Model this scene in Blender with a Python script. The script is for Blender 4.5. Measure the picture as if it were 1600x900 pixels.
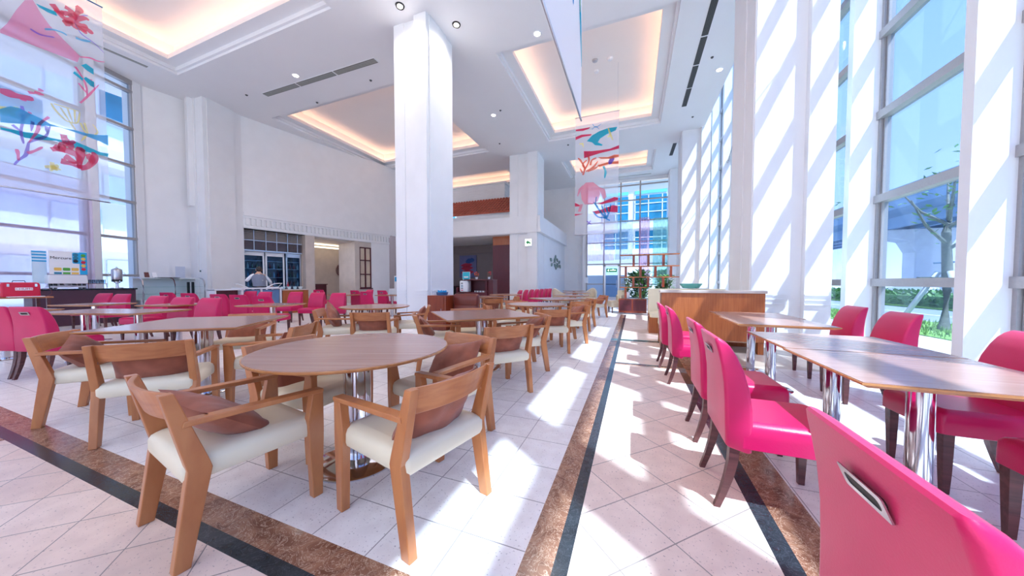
import bpy, bmesh, math, random
from mathutils import Vector, Matrix
random.seed(7)
PI = math.pi
R = math.radians
scene = bpy.context.scene
COL = scene.collection
for o in list(bpy.data.objects):
    bpy.data.objects.remove(o)

# ---------------------------------------------------------------- camera
cam_d = bpy.data.cameras.new('camera')
cam_d.sensor_width = 36.0
cam_d.lens = 491.0 / 1600.0 * 36.0
cam_d.shift_y = 7.0 / 1600.0
cam_d.clip_start = 0.02
cam_d.clip_end = 600
cam = bpy.data.objects.new('camera', cam_d)
COL.objects.link(cam)
cam.location = (0, 0, 1.18)
cam.rotation_euler = (R(90 - 1.82), 0, R(21.16))
scene.camera = cam

# ---------------------------------------------------------------- light
scene.view_settings.view_transform = 'Standard'
scene.view_settings.look = 'None'
scene.view_settings.gamma = 1.0
scene.view_settings.use_curve_mapping = False
scene.view_settings.exposure = 1.85
world = bpy.data.worlds.new('world')
scene.world = world
world.use_nodes = True
wn = world.node_tree
wn.nodes.clear()
w_out = wn.nodes.new('ShaderNodeOutputWorld')
w_bg = wn.nodes.new('ShaderNodeBackground')
w_geo = wn.nodes.new('ShaderNodeTexCoord')
w_sep = wn.nodes.new('ShaderNodeSeparateXYZ')
w_ramp = wn.nodes.new('ShaderNodeValToRGB')
wn.links.new(w_geo.outputs['Generated'], w_sep.inputs[0])
wn.links.new(w_sep.outputs['Z'], w_ramp.inputs[0])
wn.links.new(w_ramp.outputs[0], w_bg.inputs[0])
wn.links.new(w_bg.outputs[0], w_out.inputs[0])
w_ramp.color_ramp.elements[0].position = 0.0
w_ramp.color_ramp.elements[0].color = (0.86, 0.92, 1.0, 1)
w_mid = w_ramp.color_ramp.elements.new(0.12)
w_mid.color = (0.48, 0.62, 1.0, 1)
w_top = w_ramp.color_ramp.elements[-1]
w_top.position = 0.7
w_top.color = (0.27, 0.44, 0.95, 1)
w_bg.inputs[1].default_value = 0.62
sun_d = bpy.data.lights.new('sun', 'SUN')
sun_d.energy = 3.8
sun_d.angle = R(0.53)
sun_d.color = (1.0, 0.96, 0.9)
sun = bpy.data.objects.new('sun', sun_d)
COL.objects.link(sun)
SUN_DIR = Vector((-0.789, 0.615, -1.70)).normalized()
sun.rotation_euler = SUN_DIR.to_track_quat('-Z', 'Y').to_euler()

# ---------------------------------------------------------------- materials
MATS = {}
def srgb(h):
    h = h.lstrip('#')
    c = [int(h[i:i + 2], 16) / 255 for i in (0, 2, 4)]
    return tuple((x / 12.92 if x <= 0.04045 else ((x + 0.055) / 1.055) ** 2.4) for x in c) + (1,)
def mat(name, col, rough=0.5, metal=0.0, spec=0.5, noise=0.0, nscale=8.0, bump=0.0, bscale=60.0, coat=0.0, stretch=None, sheen=0.0):
    m = bpy.data.materials.new(name)
    m.use_nodes = True
    nt = m.node_tree
    b = nt.nodes['Principled BSDF']
    c = srgb(col) if isinstance(col, str) else col
    b.inputs['Base Color'].default_value = c
    b.inputs['Roughness'].default_value = rough
    b.inputs['Metallic'].default_value = metal
    b.inputs['Specular IOR Level'].default_value = spec
    if coat: 
        b.inputs['Coat Weight'].default_value = coat
        b.inputs['Coat Roughness'].default_value = 0.12
    if sheen:
        b.inputs['Sheen Weight'].default_value = sheen
    if noise or bump:
        tc = nt.nodes.new('ShaderNodeTexCoord')
        mp = nt.nodes.new('ShaderNodeMapping')
        nt.links.new(tc.outputs['Object'], mp.inputs[0])
        if stretch: mp.inputs['Scale'].default_value = stretch
    if noise:
        n = nt.nodes.new('ShaderNodeTexNoise')
        n.inputs['Scale'].default_value = nscale
        n.inputs['Detail'].default_value = 6
        nt.links.new(mp.outputs[0], n.inputs[0])
        r = nt.nodes.new('ShaderNodeValToRGB')
        r.color_ramp.elements[0].position = 0.3
        r.color_ramp.elements[1].position = 0.7
        r.color_ramp.elements[0].color = tuple(max(0, x * (1 - noise)) for x in c[:3]) + (1,)
        r.color_ramp.elements[1].color = tuple(min(1, x * (1 + noise)) for x in c[:3]) + (1,)
        nt.links.new(n.outputs[0], r.inputs[0])
        nt.links.new(r.outputs[0], b.inputs['Base Color'])
    if bump:
        n2 = nt.nodes.new('ShaderNodeTexNoise')
        n2.inputs['Scale'].default_value = bscale
        n2.inputs['Detail'].default_value = 4
        nt.links.new(mp.outputs[0], n2.inputs[0])
        bp = nt.nodes.new('ShaderNodeBump')
        bp.inputs['Strength'].default_value = bump
        bp.inputs['Distance'].default_value = 0.01
        nt.links.new(n2.outputs[0], bp.inputs['Height'])
        nt.links.new(bp.outputs[0], b.inputs['Normal'])
    MATS[name] = m
    return m
def emis(name, col, s):
    m = bpy.data.materials.new(name)
    m.use_nodes = True
    nt = m.node_tree
    nt.nodes.clear()
    o = nt.nodes.new('ShaderNodeOutputMaterial')
    e = nt.nodes.new('ShaderNodeEmission')
    e.inputs[0].default_value = srgb(col)
    e.inputs[1].default_value = s
    nt.links.new(e.outputs[0], o.inputs[0])
    return m
def clear(name, col, gloss=0.08, fac_film=0.0, film='#ffffff', rough=0.02):
    """see-through sheet: tinted transparency, a little reflection, some film of diffuse cloth or dirt"""
    m = bpy.data.materials.new(name)
    m.use_nodes = True
    nt = m.node_tree
    nt.nodes.clear()
    o = nt.nodes.new('ShaderNodeOutputMaterial')
    t = nt.nodes.new('ShaderNodeBsdfTransparent')
    t.inputs[0].default_value = srgb(col)
    last = t
    if fac_film:
        d = nt.nodes.new('ShaderNodeBsdfDiffuse')
        d.inputs[0].default_value = srgb(film)
        tl = nt.nodes.new('ShaderNodeBsdfTranslucent')
        tl.inputs[0].default_value = srgb(film)
        mx = nt.nodes.new('ShaderNodeMixShader')
        mx.inputs[0].default_value = 0.5
        nt.links.new(d.outputs[0], mx.inputs[1])
        nt.links.new(tl.outputs[0], mx.inputs[2])
        m2 = nt.nodes.new('ShaderNodeMixShader')
        m2.inputs[0].default_value = fac_film
        nt.links.new(last.outputs[0], m2.inputs[1])
        nt.links.new(mx.outputs[0], m2.inputs[2])
        last = m2
    if gloss:
        g = nt.nodes.new('ShaderNodeBsdfGlossy')
        g.inputs['Roughness'].default_value = rough
        lw = nt.nodes.new('ShaderNodeLayerWeight')
        lw.inputs[0].default_value = 0.25
        mm = nt.nodes.new('ShaderNodeMath')
        mm.operation = 'MULTIPLY'
        mm.inputs[1].default_value = gloss * 4
        nt.links.new(lw.outputs['Fresnel'], mm.inputs[0])
        m3 = nt.nodes.new('ShaderNodeMixShader')
        nt.links.new(mm.outputs[0], m3.inputs[0])
        nt.links.new(last.outputs[0], m3.inputs[1])
        nt.links.new(g.outputs[0], m3.inputs[2])
        last = m3
    nt.links.new(last.outputs[0], o.inputs[0])
    return m
def wood(name, c1, c2, rough=0.38, scale=(1.2, 14, 14), coat=0.15):
    m = bpy.data.materials.new(name)
    m.use_nodes = True
    nt = m.node_tree
    b = nt.nodes['Principled BSDF']
    tc = nt.nodes.new('ShaderNodeTexCoord')
    mp = nt.nodes.new('ShaderNodeMapping')
    mp.inputs['Scale'].default_value = scale
    n = nt.nodes.new('ShaderNodeTexNoise')
    n.inputs['Scale'].default_value = 3.0
    n.inputs['Detail'].default_value = 8
    n.inputs['Distortion'].default_value = 0.6
    r = nt.nodes.new('ShaderNodeValToRGB')
    r.color_ramp.elements[0].position = 0.32
    r.color_ramp.elements[1].position = 0.68
    r.color_ramp.elements[0].color = srgb(c1)
    r.color_ramp.elements[1].color = srgb(c2)
    nt.links.new(tc.outputs['Object'], mp.inputs[0])
    nt.links.new(mp.outputs[0], n.inputs[0])
    nt.links.new(n.outputs[0], r.inputs[0])
    nt.links.new(r.outputs[0], b.inputs['Base Color'])
    b.inputs['Roughness'].default_value = rough
    b.inputs['Coat Weight'].default_value = coat
    b.inputs['Coat Roughness'].default_value = 0.15
    return m
def tiles(name, c1, c2, mortar, size, rot, loc=(0, 0), rough=0.35, pit=True):
    m = bpy.data.materials.new(name)
    m.use_nodes = True
    nt = m.node_tree
    b = nt.nodes['Principled BSDF']
    g = nt.nodes.new('ShaderNodeNewGeometry')
    mp = nt.nodes.new('ShaderNodeMapping')
    mp.vector_type = 'POINT'
    mp.inputs['Location'].default_value = (loc[0], loc[1], 0)
    mp.inputs['Rotation'].default_value = (0, 0, R(rot))
    br = nt.nodes.new('ShaderNodeTexBrick')
    br.offset = 0.0
    br.inputs['Scale'].default_value = 1.0
    br.inputs['Brick Width'].default_value = size
    br.inputs['Row Height'].default_value = size
    br.inputs['Mortar Size'].default_value = 0.0028
    br.inputs['Mortar Smooth'].default_value = 0.1
    br.inputs['Color1'].default_value = srgb(c1)
    br.inputs['Color2'].default_value = srgb(c2)
    br.inputs['Mortar'].default_value = srgb(mortar)
    nt.links.new(g.outputs['Position'], mp.inputs[0])
    nt.links.new(mp.outputs[0], br.inputs[0])
    n = nt.nodes.new('ShaderNodeTexNoise')
    n.inputs['Scale'].default_value = 9
    n.inputs['Detail'].default_value = 8
    nt.links.new(g.outputs['Position'], n.inputs[0])
    mx = nt.nodes.new('ShaderNodeMix')
    mx.data_type = 'RGBA'
    mx.blend_type = 'MULTIPLY'
    mx.inputs[0].default_value = 0.35
    r = nt.nodes.new('ShaderNodeValToRGB')
    r.color_ramp.elements[0].position = 0.3
    r.color_ramp.elements[1].position = 0.6
    r.color_ramp.elements[0].color = (0.72, 0.66, 0.66, 1)
    r.color_ramp.elements[1].color = (1, 1, 1, 1)
    nt.links.new(n.outputs[0], r.inputs[0])
    nt.links.new(br.outputs[0], mx.inputs[6])
    nt.links.new(r.outputs[0], mx.inputs[7])
    last = mx.outputs[2]
    if pit:
        v = nt.nodes.new('ShaderNodeTexNoise')
        v.inputs['Scale'].default_value = 85
        v.inputs['Detail'].default_value = 2
        nt.links.new(g.outputs['Position'], v.inputs[0])
        r2 = nt.nodes.new('ShaderNodeValToRGB')
        r2.color_ramp.elements[0].position = 0.30
        r2.color_ramp.elements[1].position = 0.36
        r2.color_ramp.elements[0].color = (0.45, 0.42, 0.45, 1)
        r2.color_ramp.elements[1].color = (1, 1, 1, 1)
        nt.links.new(v.outputs[0], r2.inputs[0])
        m2 = nt.nodes.new('ShaderNodeMix')
        m2.data_type = 'RGBA'
        m2.blend_type = 'MULTIPLY'
        m2.inputs[0].default_value = 0.8
        nt.links.new(last, m2.inputs[6])
        nt.links.new(r2.outputs[0], m2.inputs[7])
        last = m2.outputs[2]
    nt.links.new(last, b.inputs['Base Color'])
    b.inputs['Roughness'].default_value = rough
    return m
def marble(name, c1, c2, c3, rough=0.22):
    m = bpy.data.materials.new(name)
    m.use_nodes = True
    nt = m.node_tree
    b = nt.nodes['Principled BSDF']
    g = nt.nodes.new('ShaderNodeNewGeometry')
    n = nt.nodes.new('ShaderNodeTexNoise')
    n.inputs['Scale'].default_value = 9
    n.inputs['Detail'].default_value = 8
    n.inputs['Distortion'].default_value = 1.6
    v = nt.nodes.new('ShaderNodeTexVoronoi')
    v.feature = 'DISTANCE_TO_EDGE'
    v.inputs['Scale'].default_value = 22
    add = nt.nodes.new('ShaderNodeMix')
    add.data_type = 'VECTOR'
    add.inputs[0].default_value = 0.30
    nt.links.new(g.outputs['Position'], n.inputs[0])
    nt.links.new(g.outputs['Position'], add.inputs[4])
    nt.links.new(n.outputs['Color'], add.inputs[5])
    nt.links.new(add.outputs[1], v.inputs[0])
    r = nt.nodes.new('ShaderNodeValToRGB')
    e = r.color_ramp.elements
    e[0].position = 0.35; e[0].color = srgb(c1)
    e[1].position = 0.65; e[1].color = srgb(c2)
    nt.links.new(n.outputs[0], r.inputs[0])
    r2 = nt.nodes.new('ShaderNodeValToRGB')
    r2.color_ramp.elements[0].position = 0.0
    r2.color_ramp.elements[1].position = 0.045
    r2.color_ramp.elements[0].color = (1, 1, 1, 1)
    r2.color_ramp.elements[1].color = (0, 0, 0, 1)
    nt.links.new(v.outputs['Distance'], r2.inputs[0])
    mx = nt.nodes.new('ShaderNodeMix')
    mx.data_type = 'RGBA'
    nt.links.new(r2.outputs[0], mx.inputs[0])
    nt.links.new(r.outputs[0], mx.inputs[6])
    mx.inputs[7].default_value = srgb(c3)
    nt.links.new(mx.outputs[2], b.inputs['Base Color'])
    b.inputs['Roughness'].default_value = rough
    return m

WHITE = mat('white_paint', '#efeff0', 0.55, noise=0.02, nscale=2)
CEIL = mat('ceiling_paint', '#ebebee', 0.7, noise=0.01, nscale=1)
COVE = mat('cove_paint', '#f6efec', 0.8, noise=0.01, nscale=1)
FRAME = mat('anodised_frame', '#a8a4a4', 0.4, metal=0.2, noise=0.04, nscale=30)
GLASS = clear('window_glass', '#dbe9f6', 0.04)
CASEGLASS = clear('case_glass', '#f4fbfa', 0.03)
PINK = mat('pink_leather', '#cf0958', 0.40, spec=0.5, noise=0.05, nscale=5, bump=0.05, bscale=180, sheen=0.12)
PINKSEAT = mat('pink_leather_seat', '#cc0856', 0.33, spec=0.5, noise=0.06, nscale=5, bump=0.08, bscale=180)
LEG = wood('dark_stained_leg', '#4a2627', '#6b3b3a', 0.4)
BEECH = wood('beech_wood', '#b56c3e', '#cc8650', 0.34, (3, 3, 0.9))
BEECHDARK = wood('beech_back', '#b36a3e', '#c8814e', 0.34, (8, 1.2, 8))
CREAM = mat('cream_leather', '#efe3c4', 0.38, noise=0.02, nscale=5, bump=0.05, bscale=150)
BROWNCLOTH = mat('brown_cushion_cloth', '#a05a3f', 0.85, noise=0.16, nscale=14, bump=0.3, bscale=300, sheen=0.25)
VENEER = wood('walnut_veneer', '#a87b69', '#b98d7c', 0.26, (0.5, 9, 4), 0.4)
EDGE = wood('table_edge_wood', '#b0703e', '#c98a52', 0.4)
CHROME = mat('polished_chrome', '#d2d3da', 0.09, metal=1.0, noise=0.01, nscale=3)
STEEL = mat('brushed_steel', '#c4c6cc', 0.28, metal=1.0, noise=0.04, nscale=40)
DARK = mat('dark_recess', '#17120f', 0.6, noise=0.1, nscale=10)  # near-black stands in for shade inside slots and the cabinet hollow; counter body too
BLACKST = mat('black_stone', '#16222b', 0.12, noise=0.25, nscale=30)
DARKM = mat('dark_maroon_wood', '#5a2028', 0.35, noise=0.18, nscale=3, stretch=(12, 12, 1))
REDW = wood('red_brown_wood', '#7a2c17', '#93401f', 0.3, (6, 6, 1))
BOOTHW = wood('booth_wood', '#a8592a', '#bc6c38', 0.35, (14, 14, 0.8))
T_WHITE = tiles('white_stone_tiles', '#f5f1ef', '#f0ebe8', '#9d9696', 0.322, 0, (0.747 % 0.322, -1.271 % 0.322))
T_PINK = tiles('pink_stone_tiles', '#f2ddd0', '#ecd3c4', '#9c908a', 0.322, 45, (0.0, 0.055))
T_BEIGE = tiles('beige_stone_tiles', '#c5b3a4', '#bda998', '#9d9188', 0.6, 0)
EMP = marble('brown_marble', '#7a4f3c', '#a87a60', '#dcbca2')
BLACKM = marble('black_marble', '#262c31', '#31393f', '#47505a', 0.2)
TEALM = marble('teal_marble', '#3b6463', '#537a76', '#7fa39c')
MARB = mat('beige_marble_wall', '#cdbfb3', 0.3, noise=0.06, nscale=3)
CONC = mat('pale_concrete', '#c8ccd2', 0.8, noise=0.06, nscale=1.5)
PAVE = mat('bright_paving', '#d6d2cb', 0.8, noise=0.05, nscale=4)
ROAD = mat('asphalt', '#8d97a6', 0.55, noise=0.1, nscale=2)
GRASS = mat('grass_green', '#7aa24c', 0.9, noise=0.35, nscale=12, bump=0.6, bscale=40)
BARK = mat('tree_bark', '#6d6f68', 0.85, noise=0.3, nscale=12, bump=0.5, bscale=30)
LEAF = mat('leaf_green', '#5c8a4a', 0.6, noise=0.3, nscale=6)
SILVER = mat('white_plastic', '#eceef2', 0.35, noise=0.01, nscale=5)
PAPER = mat('white_paper', '#f2f4f7', 0.6, noise=0.01, nscale=5)
BLACKP = mat('black_plastic', '#1a1b20', 0.4, noise=0.05, nscale=8)
REDP = mat('red_enamel', '#d4143c', 0.35, noise=0.03, nscale=4)
CYANP = mat('cyan_print', '#19a9e0', 0.5, noise=0.03, nscale=6)
GREENP = mat('green_print', '#4fa83a', 0.5, noise=0.03, nscale=6)
YELP = mat('yellow_print', '#eec05a', 0.5, noise=0.05, nscale=6)
INK = mat('black_ink', '#20222a', 0.5, noise=0.02, nscale=6)
TERRA = mat('terracotta_tile', '#b0563f', 0.6, noise=0.2, nscale=7)
BEIGEF = mat('beige_fabric', '#d8cbb2', 0.8, noise=0.06, nscale=9, bump=0.2, bscale=120)
BROWNL = mat('brown_leather', '#6f2d22', 0.35, noise=0.1, nscale=6)
FACADE = mat('white_facade', '#e9e7ea', 0.7, noise=0.03, nscale=0.4)
TEALG = mat('teal_glazing', '#2a7d9c', 0.12, noise=0.25, nscale=0.8)
TEALP = mat('teal_parapet', '#6cc4bf', 0.3, noise=0.1, nscale=0.8)
BLUEG = mat('blue_glazing', '#d6e3ef', 0.2, noise=0.15, nscale=0.5)
LAMP_E = emis('lamp_glow', '#fff4e6', 6.0)
COVE_E = emis('warm_cove_glow', '#ffcfae', 3.2)
EXIT_E = emis('sign_glow', '#e9fff1', 1.1)

# ---------------------------------------------------------------- mesh builder
class MB:
    def __init__(self, M=None):
        self.v = []; self.f = []; self.s = []; self.mi = []; self.M = M; self.cur = 0
    def add(self, vs, fs, smooth=False):
        n = len(self.v)
        self.v += [tuple(x) for x in vs]
        for f in fs:
            self.f.append(tuple(i + n for i in f)); self.s.append(smooth); self.mi.append(self.cur)
        return self
    def box(self, x0, x1, y0, y1, z0, z1):
        v = [(x, y, z) for x in (x0, x1) for y in (y0, y1) for z in (z0, z1)]
        return self.add(v, [(0, 1, 3, 2), (4, 6, 7, 5), (0, 4, 5, 1), (2, 3, 7, 6), (0, 2, 6, 4), (1, 5, 7, 3)])
    def obox(self, c, u, w, hz):
        """box centred at c with half-vectors u, w in plan and half height hz"""
        c = Vector(c); u = Vector(u); w = Vector(w); h = Vector((0, 0, hz))
        v = [c + a * u + b * w + d * h for a in (-1, 1) for b in (-1, 1) for d in (-1, 1)]
        return self.add(v, [(0, 1, 3, 2), (4, 6, 7, 5), (0, 4, 5, 1), (2, 3, 7, 6), (0, 2, 6, 4), (1, 5, 7, 3)])
    def prism(self, poly, a, b, axis='z'):
        n = len(poly)
        def P(p, t):
            if axis == 'z': return (p[0], p[1], t)
            if axis == 'y': return (p[0], t, p[1])
            return (t, p[0], p[1])
        v = [P(p, a) for p in poly] + [P(p, b) for p in poly]
        f = [tuple(range(n - 1, -1, -1)), tuple(range(n, 2 * n))]
        f += [(i, (i + 1) % n, n + (i + 1) % n, n + i) for i in range(n)]
        return self.add(v, f)
    def loft(self, rings, cap=True, smooth=True, closed=True):
        n = len(rings[0]); v = [p for r in rings for p in r]; f = []
        for k in range(len(rings) - 1):
            for i in range(n if closed else n - 1):
                j = (i + 1) % n
                f.append((k * n + i, k * n + j, (k + 1) * n + j, (k + 1) * n + i))
        self.add(v, f, smooth)
        if cap:
            m = len(self.v) - len(v)
            self.f.append(tuple(m + i for i in range(n - 1, -1, -1))); self.s.append(False); self.mi.append(self.cur)
            self.f.append(tuple(m + (len(rings) - 1) * n + i for i in range(n))); self.s.append(False); self.mi.append(self.cur)
        return self
    def lathe(self, prof, c=(0, 0, 0), n=32, smooth=True):
        rings = [[(c[0] + r * math.cos(2 * PI * i / n), c[1] + r * math.sin(2 * PI * i / n), c[2] + z) for i in range(n)] for r, z in prof]
        return self.loft(rings, True, smooth)
    def cyl(self, c, r, z0, z1, n=24):
        return self.lathe([(r, z0), (r, z1)], (c[0], c[1], 0), n)
    def tube(self, pts, r, n=8):
        pts = [Vector(p) for p in pts]; rings = []
        up = Vector((0, 0, 1))
        for k, p in enumerate(pts):
            d = (pts[min(k + 1, len(pts) - 1)] - pts[max(k - 1, 0)]).normalized()
            a = d.cross(up)
            if a.length < 1e-3: a = d.cross(Vector((1, 0, 0)))
            a.normalize(); b = a.cross(d)
            rr = r[k] if isinstance(r, (list, tuple)) else r
            rings.append([p + rr * (math.cos(2 * PI * i / n) * a + math.sin(2 * PI * i / n) * b) for i in range(n)])
        return self.loft(rings)
    def ball(self, c, rx, ry, rz, n=12, m=8):
        rings = []
        for k in range(m + 1):
            t = PI * k / m - PI / 2
            q = max(math.cos(t), 0.02)
            rings.append([(c[0] + rx * q * math.cos(2 * PI * i / n), c[1] + ry * q * math.sin(2 * PI * i / n), c[2] + rz * math.sin(t)) for i in range(n)])
        return self.loft(rings)
    def build(self, name, mats, parent=None, bevel=0, seg=2, sub=0, solid=0):
        me = bpy.data.meshes.new(name)
        vs = [tuple(self.M @ Vector(p)) for p in self.v] if self.M else self.v
        me.from_pydata(vs, [], self.f)
        me.polygons.foreach_set('use_smooth', self.s)
        me.polygons.foreach_set('material_index', self.mi)
        bm = bmesh.new(); bm.from_mesh(me)
        if not solid:
            bmesh.ops.recalc_face_normals(bm, faces=bm.faces)
        for e in bm.edges:
            if len(e.link_faces) == 2 and e.calc_face_angle(0) > R(42): e.smooth = False
        bm.to_mesh(me); bm.free()
        if not isinstance(mats, (list, tuple)): mats = [mats]
        for m in mats: me.materials.append(m)
        o = bpy.data.objects.new(name, me)
        COL.objects.link(o)
        if parent: o.parent = parent
        if bevel:
            b = o.modifiers.new('bevel', 'BEVEL'); b.width = bevel; b.segments = seg
            b.limit_method = 'ANGLE'; b.angle_limit = R(35)
        if sub:
            s = o.modifiers.new('subdivision', 'SUBSURF'); s.levels = sub; s.render_levels = sub
        if solid:
            s = o.modifiers.new('thickness', 'SOLIDIFY'); s.thickness = solid
        me.update()
        return o

def tag(o, label=None, cat=None, group=None, kind=None):
    if label: o['label'] = label
    if cat: o['category'] = cat
    if group: o['group'] = group
    if kind: o['kind'] = kind
    return o
def struct(o):
    o['kind'] = 'structure'
    return o
def empty(name, loc=(0, 0, 0), rz=0):
    o = bpy.data.objects.new(name, None)
    COL.objects.link(o)
    o.location = loc; o.rotation_euler = (0, 0, rz)
    o.empty_display_size = 0.1
    return o
def children(o):
    return [c for c in bpy.data.objects if c.parent == o]
KIDS = {}
def copy_tree(o, parent=None):
    if o.name not in KIDS: KIDS[o.name] = children(o)
    kids = KIDS[o.name]
    c = o.copy(); COL.objects.link(c)
    if parent: c.parent = parent
    for ch in kids: copy_tree(ch, c)
    return c
def place(proto, used, loc, deg, label, group=None):
    """first use moves the thing itself, later ones copy it with its parts"""
    if used.get(proto.name): o = copy_tree(proto)
    else: o = proto; used[proto.name] = 1; KIDS[o.name] = children(o)
    o.location = loc; o.rotation_euler = (0, 0, R(deg))
    o['label'] = label
    if group: o['group'] = group
    return o
USED = {}
def rrect(hx, hy, r, n=4, cx=0, cy=0):
    """rounded rectangle outline"""
    out = []
    for sx, sy, a0 in ((1, 1, 0), (-1, 1, 90), (-1, -1, 180), (1, -1, 270)):
        for k in range(n + 1):
            a = R(a0 + 90 * k / n)
            out.append((cx + sx * (hx - r) + r * math.cos(a), cy + sy * (hy - r) + r * math.sin(a)))
    return out
def text_mesh(body, size, name, m, parent, M, extrude=0.002, align='CENTER', sx=1.0):
    cu = bpy.data.curves.new(name, 'FONT')
    cu.body = body; cu.size = size; cu.extrude = extrude; cu.align_x = align; cu.align_y = 'CENTER'
    cu.resolution_u = 3
    tmp = bpy.data.objects.new(name, cu)
    COL.objects.link(tmp)
    dg = bpy.context.evaluated_depsgraph_get()
    me = bpy.data.meshes.new_from_object(tmp.evaluated_get(dg))
    bpy.data.objects.remove(tmp)
    me.transform(Matrix.Diagonal((sx, 1, 1, 1)))
    me.transform(M)
    me.materials.clear(); me.materials.append(m)
    o = bpy.data.objects.new(name, me)
    COL.objects.link(o)
    if parent: o.parent = parent
    return o

# ================================================================ SETTING
ZC = 8.2          # ceiling height
XG = 4.0          # right glass plane
XE = 2.9          # edge of the ceiling, the glass gallery beyond is taller
ZT = 12.4         # top of the right glass wall

# ---- floor: bands and fields are cells of one mesh
xb = [-40, -4.62, -4.38, -0.43, -0.30, -0.237, 0.58, 0.665, 0.85, 1.3, 4.15]
yb = [-9, 0.79, 0.86, 1.0, 4.75, 4.82, 4.88, 5.3, 6.2, 6.72, 6.80, 6.93, 9.0, 12.2, 26.2]
fm = MB()
def floor_kind(x, y):
    if y < 0.79:
        if -4.62 < x < -4.38: return 2
        if x > 0.85: return 0
        if x > 0.665: return 2
        if x > 0.58: return 3
        return 1
    if x < -0.30 and y < 0.86: return 3
    if x < -0.43 and y < 1.0: return 2
    if x < -0.43: return 0
    if y > 12.2: return 0 if x < -.43 else 1
    if x < -0.30: return 5 if 6.72 < y < 6.93 else 2
    if x < -0.237: return 3
    if x < 0.58:
        if 4.75 < y < 4.82: return 2
        if 4.82 < y < 4.88: return 3
        if 6.72 < y < 6.80: return 3
        if 6.80 < y < 6.93: return 5
        return 1
    if x < 0.665: return 3
    if x < 0.85: return 2
    if y > 5.3 and x > 1.3: return 4
    return 0
for i in range(len(xb) - 1):
    for j in range(len(yb) - 1):
        x0, x1, y0, y1 = xb[i], xb[i + 1], yb[j], yb[j + 1]
        fm.cur = floor_kind((x0 + x1) / 2, (y0 + y1) / 2)
        fm.add([(x0, y0, 0), (x1, y0, 0), (x1, y1, 0), (x0, y1, 0)], [(0, 1, 2, 3)])
fm.cur = 0
fm.box(-40, 4.15, -9, 26.2, -0.3, -0.002)
struct(fm.build('floor', [T_WHITE, T_PINK, EMP, BLACKM, T_BEIGE, TEALM]))

# ---- ceiling with coffers
XA0 = -18.2
cells_x = [XA0, -14.5, -7.3, -4.02, 1.02, XE]
coffer_y = [(-0.6, 6.05), (9.02, 15.5), (18.35, 21.6)]
ys = [-9] + [t for c in coffer_y for t in c] + [26.2]
cm = MB()
coffers = []
for i in range(5):
    for j in range(len(ys) - 1):
        hole = (i in (1, 3)) and (j % 2 == 1)
        x0, x1, y0, y1 = cells_x[i], cells_x[i + 1], ys[j], ys[j + 1]
        if hole: coffers.append((x0, x1, y0, y1))
        else: cm.add([(x0, y0, ZC), (x1, y0, ZC), (x1, y1, ZC), (x0, y1, ZC)], [(0, 3, 2, 1)])
def ring(mb, a, za, b, zb):
    """band of four faces between two rectangles"""
    va = [(a[0], a[2], za), (a[1], a[2], za), (a[1], a[3], za), (a[0], a[3], za)]
    vb = [(b[0], b[2], zb), (b[1], b[2], zb), (b[1], b[3], zb), (b[0], b[3], zb)]
    mb.add(va + vb, [(i, (i + 1) % 4, 4 + (i + 1) % 4, 4 + i) for i in range(4)])
def inset(r, d): return (r[0] + d, r[1] - d, r[2] + d, r[3] - d)
lights = MB()
for c in coffers:
    e = inset(c, 0.07); i_ = inset(c, 0.38); u = inset(c, 0.14)
    ring(cm, c, ZC, c, ZC + 0.08); ring(cm, c, ZC + 0.08, e, ZC + 0.08); ring(cm, e, ZC + 0.08, e, ZC + 0.20)
    ring(cm, e, ZC + 0.20, i_, ZC + 0.20)
    cm.cur = 1
    ring(cm, i_, ZC + 0.20, i_, ZC + 0.34)
    lip = inset(c, 0.35)
    ring(cm, i_, ZC + 0.34, lip, ZC + 0.34); ring(cm, lip, ZC + 0.34, lip, ZC + 0.24)
    ring(cm, lip, ZC + 0.24, u, ZC + 0.24); ring(cm, u, ZC + 0.24, u, ZC + 0.80)
    cm.add([(u[0], u[2], ZC + 0.80), (u[1], u[2], ZC + 0.80), (u[1], u[3], ZC + 0.80), (u[0], u[3], ZC + 0.80)], [(0, 3, 2, 1)])
    cm.cur = 0
    m_ = inset(c, 0.28); n_ = inset(c, 0.24)
    ring(lights, m_, ZC + 0.27, n_, ZC + 0.27); ring(lights, m_, ZC + 0.27, m_, ZC + 0.285); ring(lights, m_, ZC + 0.285, n_, ZC + 0.285)
cm.cur = 0
cm.add([(XE, -9, ZC), (XE, 26.2, ZC), (XE, 26.2, ZT), (XE, -9, ZT)], [(0, 1, 2, 3)])
cm.box(XA0, XE - 0.01, -9, 26.2, ZC + 1.2, ZC + 1.3)
cm.box(XE - 0.01, XG + 0.3, -9, 26.2, ZT, ZT + 0.12)
ceil = struct(cm.build('ceiling', [CEIL, COVE], solid=0))
lights.build('cove_light', COVE_E, ceil)

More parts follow.
